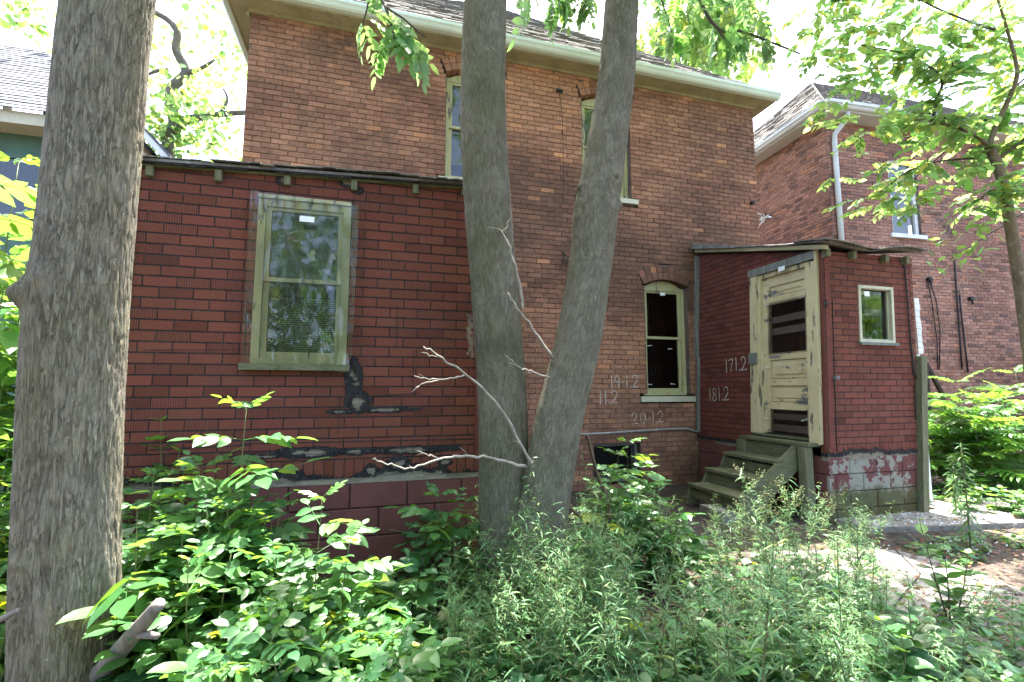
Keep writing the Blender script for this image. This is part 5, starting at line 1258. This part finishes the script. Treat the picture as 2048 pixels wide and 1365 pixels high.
# overhead cable
mb = MB(); mb.tube([Vector(p) for p in crom([atd(2200, 20, 5.0), atd(2048, 158, 5.4), atd(1930, 268, 6.2), atd(1827, 358, 7.5), on_nb(1745, 432, .05)], 20)], .011, 6)
tag(mb.build('overhead_cable', mats['black'], None, True), 'black overhead cable running to the neighbour house wall', 'cable')
mb = MB(); mb.tube([Vector(p) for p in crom([atd(2200, 330, 5.0), atd(2048, 425, 6.0), atd(1960, 480, 7.5), on_nb(1900, 520, .05)], 16)], .008, 6)
tag(mb.build('overhead_cable', mats['black'], None, True), 'lower black cable crossing behind the young tree trunk', 'cable')

# ------------------------------------------------------------------ shrubs and weeds
def shrub(name, label, base, stems, key, size, seed, group=None, cat='shrub', nodes=6, stemmat='stem', start=.25, up=.55, rstem=.006, droop=.0):
    """stems: list of (tip offset, bend); opposite leaves at nodes along each stem"""
    rnd = random.Random(seed); b = Vector(base); t = thing(name, label, cat, b, group)
    for (tip, bend) in stems:
        tip = Vector(tip); q = crom([b + Vector((rnd.uniform(-.03, .03), rnd.uniform(-.03, .03), -.03)), b + tip * .5 + Vector(bend), b + tip], 16)
        mb = MB(); mb.tube([Vector(p) for p in q], [rstem * (1 - .75 * i / 15) for i in range(16)], 5); mb.build('stem', mats[stemmat], t, True)
        a = rnd.uniform(0, 3.14)
        for k in range(nodes):
            f = start + (1 - start) * k / (nodes - 1); i = min(15, int(f * 15)); p = Vector(q[i]); a += 1.57 + rnd.uniform(-.5, .5)
            top = f > .93
            for sg in ((0, 2.1, 4.2) if top else (0, math.pi)):
                aa = a + sg + rnd.uniform(-.35, .35); el = up * (1.7 if top else 1) * rnd.uniform(.4, 1.2) - droop
                d = Vector((math.cos(aa), math.sin(aa), el)); s = size * rnd.uniform(.75, 1.2) * (.55 if top else 1) * (1 - .25 * f)
                kk = key if isinstance(key, str) else rnd.choice(key)
                put_leaf(t, kk, p, d, s * (.42 if kk in ('broad', 'leaf', 'leaf_b') and size > .19 else 1), rnd, .35)
    return t
def st(h, lean=.15, n=1, seed=0):
    r = random.Random(seed); out = []
    for k in range(n):
        a = r.uniform(0, 6.28); q = lean * r.uniform(.3, 1.2); out.append(((math.cos(a) * q, math.sin(a) * q, h * r.uniform(.75, 1.05)), (r.uniform(-.06, .06), r.uniform(-.06, .06), .02)))
    return out
def G(px, py): p = atz(px, py, .05); return p
# the distinct ones
sb = at(440, 1100, 2.95); shrub('ash_seedling', 'tall leafy seedling right of the thick trunk with an orange top leaf', (sb.x, 2.95, .12), [((.10, -.05, 1.22), (.02, 0, 0)), ((-.12, .0, .9), (-.03, 0, 0))], 'ash', .34, 1, nodes=8, rstem=.008)
sb = at(620, 1250, 2.42); shrub('ash_seedling', 'sunlit leafy seedling with a pale upright tip in front of the shed wall', (sb.x, 2.42, .03), [((.03, .0, .92), (0, 0, 0)), ((.16, -.05, .72), (.03, 0, 0)), ((-.16, .0, .66), (0, 0, 0))], ('ash', 'ash', 'ash_b'), .27, 2, nodes=8)
sb = at(900, 1110, 3.4); shrub('ash_seedling', 'leafy seedling at the shed foundation left of the twin trunk', (sb.x, 3.4, .12), [((-.10, -.1, .62), (-.02, 0, 0)), ((.06, -.05, .55), (0, 0, 0)), ((-.2, -.1, .42), (0, 0, 0))], 'ash', .3, 3, nodes=6)
for k, (px, yy, h, dx) in enumerate(((1225, 3.3, .95, .06), (1270, 3.6, 1.0, -.05), (1190, 3.1, .62, .1), (1330, 3.2, .55, .05))):
    q = at(px, 1080, yy); lab = ['tallest wispy shrub right of the twin trunk below the chalk numbers', 'pale-leaved shrub in front of the basement window', 'leafy shrub touching the right side of the twin trunk', 'leafy shrub between the twin trunk and the wooden steps'][k]
    shrub('wild_rose', lab, (q.x, yy, .02), [((dx, 0, h), (dx * .4, 0, 0)), ((-dx * 1.5, -.1, h * .8), (0, 0, .03)), ((dx * 3, .05, h * .7), (0, 0, 0))], 'ash', .24, 30 + k, nodes=9, stemmat='stem_brown')
sp = thing('bare_sapling', 'bent bare brown stems leaning beside the twin trunk', 'sapling', (1.55, 3.2, 0))
limb(sp, [at(1215, 1100, 3.2), at(1218, 1010, 3.2), at(1195, 950, 3.2), at(1175, 872, 3.2)], .018, .011, mats['stem_brown'], 7, name='stem'); limb(sp, [at(1218, 1095, 3.2), at(1190, 1060, 3.15), at(1150, 1025, 3.1), at(1132, 1010, 3.1)], .016, .009, mats['stem_brown'], 7, name='stem')
# thicket below, right of the big trunk
rs = random.Random(9)
spots = []
for k in range(40):
    px = rs.uniform(300, 750); yy = rs.uniform(2.55 if px < 410 else 2.25 if px < 520 else 1.9, 2.85); q = at(px, 1300, yy); spots.append((q.x, yy, rs.uniform(.36, .72) * (1.25 if px < 560 else .85)))
for k in range(20):
    px = rs.uniform(270, 470); yy = rs.uniform(2.7, 3.35); q = at(px, 1200, yy); spots.append((q.x, yy, rs.uniform(.5, .95)))
ORD = ['first', 'second', 'third', 'fourth', 'fifth', 'sixth', 'seventh', 'eighth', 'ninth', 'tenth', 'eleventh', 'twelfth', 'thirteenth', 'fourteenth', 'fifteenth', 'sixteenth', 'seventeenth', 'eighteenth', 'nineteenth', 'twentieth'] + ['%dth' % i if i % 10 not in (1, 2, 3) else '%d%s' % (i, {1: 'st', 2: 'nd', 3: 'rd'}[i % 10]) for i in range(21, 60)]
def ranks(pts, row):            # place of each plant within its row, counted from the left of the picture
    out = {}
    for r in set(row): 
        for n_, k_ in enumerate(sorted((i for i in range(len(pts)) if row[i] == r), key=lambda i: proj((pts[i][0], pts[i][1], .4))[0])): out[k_] = ORD[n_]
    return out
trow = ['front' if y < 2.1 else 'second' if y < 2.45 else 'third' if y < 2.75 else 'back' for x, y, h in spots]; trk = ranks(spots, trow)
for k, (x, y, h) in enumerate(spots):
    shrub('ash_seedling', 'leafy seedling in the %s row of the thicket, %s counting from the thick trunk' % (trow[k], trk[k]), (x, y, gz(x, y)), st(h, .2, 3, k), ('ash', 'ash', 'broad', 'leaf') if k % 3 == 0 else 'ash', (.3, .22, .26)[k % 3] * (1 + .25 * math.sin(k * 1.7)), 100 + k, 'thicket seedlings by the thick trunk', nodes=6)
# left of the big trunk
us = [(at(px, 1100, yy).x, yy) for px, yy in ((rs.uniform(-160, 30), rs.uniform(2.7, 3.8)) for _ in range(11))]; urk = ranks(us, [0] * 11)
for k, q in enumerate(us):
    q = Vector((q[0], q[1], 0)); yy = q.y
    shrub('ash_seedling', 'leafy seedling in the undergrowth left of the thick trunk, %s from the left' % urk[k], (q.x, yy, 0), st(rs.uniform(.6, 1.35), .25, 2, 50 + k), ('ash', 'ash_b', 'broad'), .3, 200 + k, 'undergrowth left of the thick trunk', nodes=6)
p = atd(-30, 1000, 2.9); shrub('sumac_sapling', 'tall yellow-green sapling at the far left edge beside the thick trunk', (p.x - .1, p.y, 0), [((.05, .05, 2.25), (0, 0, 0)), ((-.2, .0, 1.8), (0, 0, 0))], 'ash_b', .5, 301, nodes=9, rstem=.011, start=.35, cat='sapling')
for k, (px, yy, h) in enumerate(((-40, 4.2, 3.1), (30, 4.6, 3.0), (75, 5.0, 2.6))):
    q = at(px, 700, yy); shrub('sumac_sapling', ['leftmost tall leafy sapling against the green house', 'middle tall leafy sapling against the green house', 'tall leafy sapling against the green house, nearest the thick trunk'][k], (q.x, yy, 0), [((.1, 0, h), (0, 0, 0)), ((-.35, .1, h * .85), (0, 0, 0)), ((.3, -.1, h * .75), (0, 0, 0))], ('ash_b', 'ash'), .42, 310 + k, 'saplings against the green house', nodes=10, rstem=.011, cat='sapling', start=.15)
p = at(-120, 700, 4.6); shrub('sumac_sapling', 'backlit sapling behind the thick trunk in front of the green house', (p.x, 4.6, 0), [((.2, 0, 2.4), (0, 0, 0)), ((-.4, 0, 2.2), (0, 0, 0)), ((.5, .1, 1.9), (0, 0, 0))], 'ash_b', .55, 302, nodes=9, rstem=.012, cat='sapling')
lb = atd(-75, 700, 2.75); ls = thing('sumac_sapling', 'sapling whose yellow-green leaves reach in at the left edge', 'sapling', (lb.x, lb.y, 0))
limb(ls, [(lb.x, lb.y, 0), (lb.x, lb.y, 1.0), atd(-75, 620, 2.75), atd(-80, 440, 2.75), atd(-70, 300, 2.78)], .018, .008, mats['stem_brown'], 6, name='stem')
rl_ = random.Random(3)
for (y0, x1, y1, s) in ((372, 110, 345, .44), (430, 90, 430, .44), (470, 80, 520, .42), (540, 60, 560, .42), (600, 60, 660, .42), (660, 40, 720, .42)):
    p0 = atd(-77, y0, 2.75); put_leaf(ls, 'ash_b', p0, atd(x1, y1, rl_.uniform(2.7, 3.0)) - p0, s, rl_, .3)
# bright saplings right of the porch
for k, (px, yy, h, lab) in enumerate(((1930, 4.9, 1.55, 'tallest feathery yellow-green sapling right of the porch post'), (1985, 4.7, 1.25, 'feathery yellow-green sapling at the middle of the clump right of the porch'), (2050, 4.9, 1.7, 'feathery sapling cut by the right edge of the photo'), (1890, 5.2, 1.2, 'feathery sapling closest to the porch post'))):
    q = at(px, 960, yy); shrub('sumac_sapling', lab, (q.x, yy, 0), [((.05, 0, h), (0, 0, 0)), ((.25, .1, h * .8), (.05, 0, 0)), ((-.2, .05, h * .85), (-.03, 0, 0))], 'ail', .72, 400 + k, 'bright saplings right of the porch', nodes=9, rstem=.01, start=.2, up=.6, cat='sapling')
lw_ = []
for k in range(9):
    px = rs.uniform(1870, 2100); yy = rs.uniform(4.0, 5.2); q = at(px, 990, yy)
    if q.x < 6.45: continue
    lw_.append(q); continue
lrk = ranks(lw_, [0] * len(lw_))
for k, q in enumerate(lw_):
    yy = q.y; shrub('leafy_weed', 'broad-leaved weed at the foot of the bright saplings, %s from the porch post' % lrk[k], (q.x, yy, 0), st(rs.uniform(.3, .6), .2, 2, 70 + k), ('broad', 'leaf_b'), .13, 450 + k, 'weeds under the bright saplings', nodes=7)
# sapling on the path
q = atz(1905, 1250, .0); shrub('path_sapling', 'small sapling with reddish stems growing at the edge of the concrete path', q, [((-.13, .05, .62), (-.02, 0, 0)), ((.03, .03, .5), (0, 0, 0)), ((.14, -.03, .42), (.03, 0, 0))], ('leaf', 'leaf_b', 'broad'), .12, 500, nodes=8, stemmat='stem_brown', cat='sapling')
for k, (px, py, h) in enumerate(((1960, 1000, .32), (2010, 1030, .3), (2060, 1045, .34))):
    q = atz(px, py, 0); shrub('leafy_weed', 'broad pale-leaved plant behind the pebbled slab, %s of three from the porch post' % ORD[k], q, st(h, .15, 3, 90 + k), 'broad', .15, 520 + k, 'plants along the pebbled slab', nodes=5)
# horseweed spire
def spire(label, base, h, seed, m='leaf_weed'):
    rnd = random.Random(seed); t = thing('horseweed', label, 'weed', base); mb = MB(); b = Vector(base); mb.tube([b, b + Vector((.01, 0, h * .5)), b + Vector((0, 0, h))], [.007, .006, .003], 5); mb.build('stem', mats['stem'], t, True); items = []
    for k in range(110):
        f = k / 110; a = k * 2.4; z = h * (.12 + .88 * f); L = (.14 - .08 * f) * rnd.uniform(.8, 1.2); items.append((rnd.randrange(3), aim(b + Vector((0, 0, z)), (math.cos(a), math.sin(a), .35 - .6 * (1 - f)), 0, L), rcol(rnd, .9, 1.2)))
    o = bpy.data.objects.new('foliage', scatter_mesh('horseweed_leaves', T_lin, items, mats[m])); attach(o, t); o['kind'] = 'stuff'
q = atz(1940, 1085, .05); spire('tall bottlebrush-like weed on the slab right of the porch post', (q.x, q.y, .0), .95, 3)
q = atz(1962, 1050, .05); spire('shorter bottlebrush-like weed beside the bright saplings', (q.x + .3, q.y + .4, .0), .7, 4)

# narrow-leaved weeds: variants in their own space, then copies
def weed_variant(seed, h, branches, dry=False):
    rnd = random.Random(seed); mb = MB(); items = []
    def stem(b, tip, r, leaves, L):
        q = crom([b, b.lerp(tip, .5) + Vector((rnd.uniform(-.03, .03), rnd.uniform(-.03, .03), 0)), tip], 9); mb.tube([Vector(p) for p in q], [r * (1 - .7 * i / 8) for i in range(9)], 4, cap=False)
        for k in range(leaves):
            f = (k + .7) / leaves; p = Vector(q[min(8, int(f * 8))]).lerp(Vector(q[min(8, int(f * 8) + 1)]), (f * 8) % 1); a = rnd.uniform(0, 6.28)
            items.append((rnd.randrange(3), aim(p, (math.cos(a), math.sin(a), rnd.uniform(.1, .9)), rnd.uniform(-.4, .4), L * (1.15 - .6 * f) * rnd.uniform(.7, 1.2)), rcol(rnd, .85, 1.25, .02)))
        return q
    main = stem(Vector((0, 0, -.03)), Vector((rnd.uniform(-.1, .1), rnd.uniform(-.1, .1), h)), .0042, 34, .105)
    for k in range(branches):
        f = rnd.uniform(.4, .95); p = Vector(main[int(f * 8)]); a = rnd.uniform(0, 6.28); q = stem(p, p + Vector((math.cos(a) * .16, math.sin(a) * .16, .14)) * rnd.uniform(.6, 1.2) * (1.25 - f * .5), .0022, 13, .04)
        if dry:
            for j in range(6):
                e = Vector(q[-1]) + Vector((rnd.gauss(0, .02), rnd.gauss(0, .02), rnd.gauss(.01, .02))); mb.tube([Vector(q[-3]), e], .0012, 3); mb.tube([e, e + Vector((0, 0, .012))], .005, 4)
    return mb.mesh('weed_stem', mats['stem'], True), scatter_mesh('weed_leaves', T_lin, items, mats['leaf_weed'])
WV = [weed_variant(600 + k, h, b, d) for k, (h, b, d) in enumerate(((.75, 14, 0), (.6, 10, 0), (.9, 16, 0), (.45, 6, 0), (.7, 12, 1), (.55, 9, 0)))]
def weed(label, x, y, v, s, rz, tilt, group, name='narrow_leaf_weed'):
    t = thing(name, label, 'weed', (x, y, gz(x, y)), group); t.rotation_euler = (tilt[0], tilt[1], rz); t.scale = (s, s, s)
    a = bpy.data.objects.new('stem', WV[v][0]); local(a, t); b = bpy.data.objects.new('foliage', WV[v][1]); local(b, t); b['kind'] = 'stuff'; return t
rw = random.Random(17); n = 0
while n < 215:
    px, py = (rw.uniform(1420, 1780), rw.uniform(1105, 1260)) if n % 5 == 3 else (rw.uniform(900, 1760), rw.uniform(1130, 1500)) if n % 4 else (rw.uniform(930, 1200), rw.uniform(1200, 1420)); q = atz(px, py, 0)
    if q.y > 4.2 or q.y < 1.4: continue
    if q.x > 3.9 and q.y < 2.9 and px > 1740: continue
    dens = fbm((q.x * 1.2, q.y * 1.2, 4)); 
    if dens < -.33: continue
    far = q.y > 3.3
    weed('narrow-leaved green weed in the tangle in front of the twin trunk' if px < 1180 else 'narrow-leaved green weed in the tangle before the wooden steps', q.x, q.y, rw.choice((0, 1, 2, 3, 5)), rw.uniform(.7, 1.2) * (.9 if px > 1560 else 1.0) * (.62 if n % 5 == 3 else 1.0), rw.uniform(0, 6.28), (rw.uniform(-.2, .2), rw.uniform(-.2, .2)), 'weeds before the twin trunk' if px < 1180 else 'weeds before the steps'); n += 1
for k, (px, py, s) in enumerate(((1530, 1130, 1.15), (1580, 1120, 1.05), (1560, 1150, .9), (1690, 1075, .75), (1735, 1068, .6), (1660, 1085, .7))):
    q = atz(px, py, 0); weed(['tall seeding weed in front of the steps, left of a pair', 'tall seeding weed in front of the steps, right of a pair', 'short seeding weed at the foot of the tall pair before the steps', 'dry seeding weed against the porch foundation, middle of three', 'dry seeding weed against the porch foundation, rightmost of three', 'dry seeding weed by the stair post, leftmost of three'][k], q.x, q.y, 4, s, k * 1.3, (.05, -.05), 'seeding weeds', 'seeding_weed')
pw = [atz(rw.uniform(1680, 2060), rw.uniform(1235, 1420), 0) for _ in range(28)]; prk = ranks(pw, [0] * 28)
for k, q in enumerate(pw):
    weed('narrow-leaved weed along the near edge of the concrete path, %s from the left' % prk[k], q.x, q.y, rw.choice((1, 3, 5)), rw.uniform(.5, .8), rw.uniform(0, 6), (rw.uniform(-.3, .3), rw.uniform(-.3, .3)), 'weeds along the path')
# big-leaf weeds among them
bw = []
for k in range(16):
    px, py = rw.uniform(780, 1850), rw.uniform(1180, 1420); q = atz(px, py, 0)
    if q.x > 3.7 and py < 1300: continue
    bw.append((q.x, q.y)); continue
brk = ranks(bw, [0] * len(bw))
for k, q in enumerate(bw):
    q = Vector((q[0], q[1], 0))
    shrub('broad_leaf_weed', 'broad-leaved weed in the foreground tangle, %s of its kind from the left' % brk[k], (q.x, q.y, gz(q.x, q.y)), st(rw.uniform(.2, .42), .15, 2, 800 + k), ('broad', 'leaf'), .14, 700 + k, 'broad-leaved foreground weeds', nodes=5, cat='weed')

# low ground cover, one mass
rg = random.Random(23); items = []
def cover(n, px0, px1, py0, py1, size, hz, dens=-.15, tn=(0, 1, 2)):
    c = 0; tries = 0
    while c < n and tries < n * 6:
        tries += 1
        q = atz(rg.uniform(px0, px1), rg.uniform(py0, py1), .03)
        if q.y > 3.62 and q.x < .85: continue
        if q.y > 6.3 or q.x > 9: continue
        if 4.7 < q.x < 6.5 and q.y > 3.5: continue
        if fbm((q.x * 1.3, q.y * 1.3, 7)) < dens: continue
        if math.hypot(q.x - .95, q.y - 3.15) < .25: continue
        z = gz(q.x, q.y) + abs(rg.gauss(0, hz)); a = rg.uniform(0, 6.28)
        items.append((rg.choice(tn), aim((q.x, q.y, z), (math.cos(a), math.sin(a), rg.uniform(-.35, .35)), rg.uniform(-.5, .5), size * rg.uniform(.6, 1.3)), rcol(rg, .75, 1.25, .02))); c += 1
cover(2600, -100, 1000, 1090, 1500, .075, .07, -.3)
cover(4600, 900, 1760, 1110, 1500, .06, .08, -.3)
cover(2400, 1500, 2150, 1215, 1500, .06, .07, -.35)
cover(500, 1700, 2100, 1060, 1120, .045, .03, .02)
cover(500, 1850, 2150, 960, 1040, .08, .06, -.1)
cover(260, 1150, 1450, 990, 1100, .06, .04, -.05)
o = bpy.data.objects.new('ground_cover', scatter_mesh('ground_cover', T_broad, items, mats['leaf_low'])); col.objects.link(o); tag(o, 'low green ground cover carpeting the yard under the weeds', 'ground cover', kind='stuff')
# ivy-like leaves at wall bases are part of the cover; a few climb at the left edge of the shed
shrub('climbing_vine', 'small vine climbing the left corner of the shed beside the thick trunk', (-1.36, 3.62, .3), [((.02, .0, .95), (.03, 0, 0)), ((.14, -.02, .75), (.02, 0, 0))], ('broad', 'leaf'), .15, 910, nodes=9, cat='vine')
# loose stones on the pebbled slab and along the path
sm = MB(); rp = random.Random(5)
for k in range(420):
    q = Vector((rp.uniform(4.9, 7.2), rp.uniform(3.5, 4.15), .047)) if k < 300 else Vector((rp.uniform(3.4, 5.8), rp.uniform(3.0, 3.5), .01))
    if q.z > .03 and q.y < 3.85 - (q.x - 4.9) * .2: continue
    r = rp.uniform(.004, .013); a0 = rp.uniform(0, 3); n5 = 5
    lo = [(q.x + math.cos(a0 + i * 1.257) * r, q.y + math.sin(a0 + i * 1.257) * r * .8, q.z - .003) for i in range(n5)]; hi = [(q.x + math.cos(a0 + i * 1.257) * r * .55, q.y + math.sin(a0 + i * 1.257) * r * .5, q.z + r * .6) for i in range(n5)]
    for i in range(n5): sm.poly([lo[i], lo[(i + 1) % n5], hi[(i + 1) % n5], hi[i]])
    sm.poly(hi)
tag(sm.build('pebbles', mats['white']), 'pale pebbles strewn over the slab beside the porch', 'pebbles', kind='stuff')
# litter of dry leaves and twigs
items = []
for k in range(5200):
    q = atz(rg.uniform(1050, 2150), rg.uniform(1000, 1420), .0)
    if q.y > 4.15 or q.x > 8: continue
    on = (q.x > 3.3 and fbm((q.x * 2, q.y * 2, 1)) < .05 and rg.random() < .5)
    if on: continue
    a = rg.uniform(0, 6.28); zz = max(gz(q.x, q.y), .023 if q.x > 3.4 and q.y < 3.35 else -1, .046 if q.y > 3.6 and q.x > 4.8 else -1)
    items.append((rg.randrange(3), aim((q.x, q.y, zz + .006), (math.cos(a), math.sin(a), rg.uniform(-.1, .25)), rg.uniform(-.6, .6), rg.uniform(.02, .055)), tuple(v * rg.uniform(.5, 1.3) for v in (1, 1, 1))))
o = bpy.data.objects.new('leaf_litter', scatter_mesh('leaf_litter', T_leaf, items, mats['litter'])); col.objects.link(o); tag(o, 'dry brown leaf litter scattered over the soil and path', 'leaf litter', kind='stuff')
mb = MB()
for k in range(170):
    q = atz(rg.uniform(1350, 2150), rg.uniform(1040, 1320), .0)
    if q.y > 4.1: continue
    a = rg.uniform(0, 6.28); L = rg.uniform(.05, .28); z = max(gz(q.x, q.y), .023, .047 if q.y > 3.55 and q.x > 4.8 else 0) + .006; p = Vector((q.x, q.y, z)); d = Vector((math.cos(a), math.sin(a), 0)) * L
    mb.tube([p, p + d * .5 + Vector((rg.uniform(-.02, .02), rg.uniform(-.02, .02), .006)), p + d], .003, 4)
o = mb.build('twig_litter', mats['stem_brown']); tag(o, 'thin dead twigs strewn over the path and soil', 'twigs', kind='stuff')
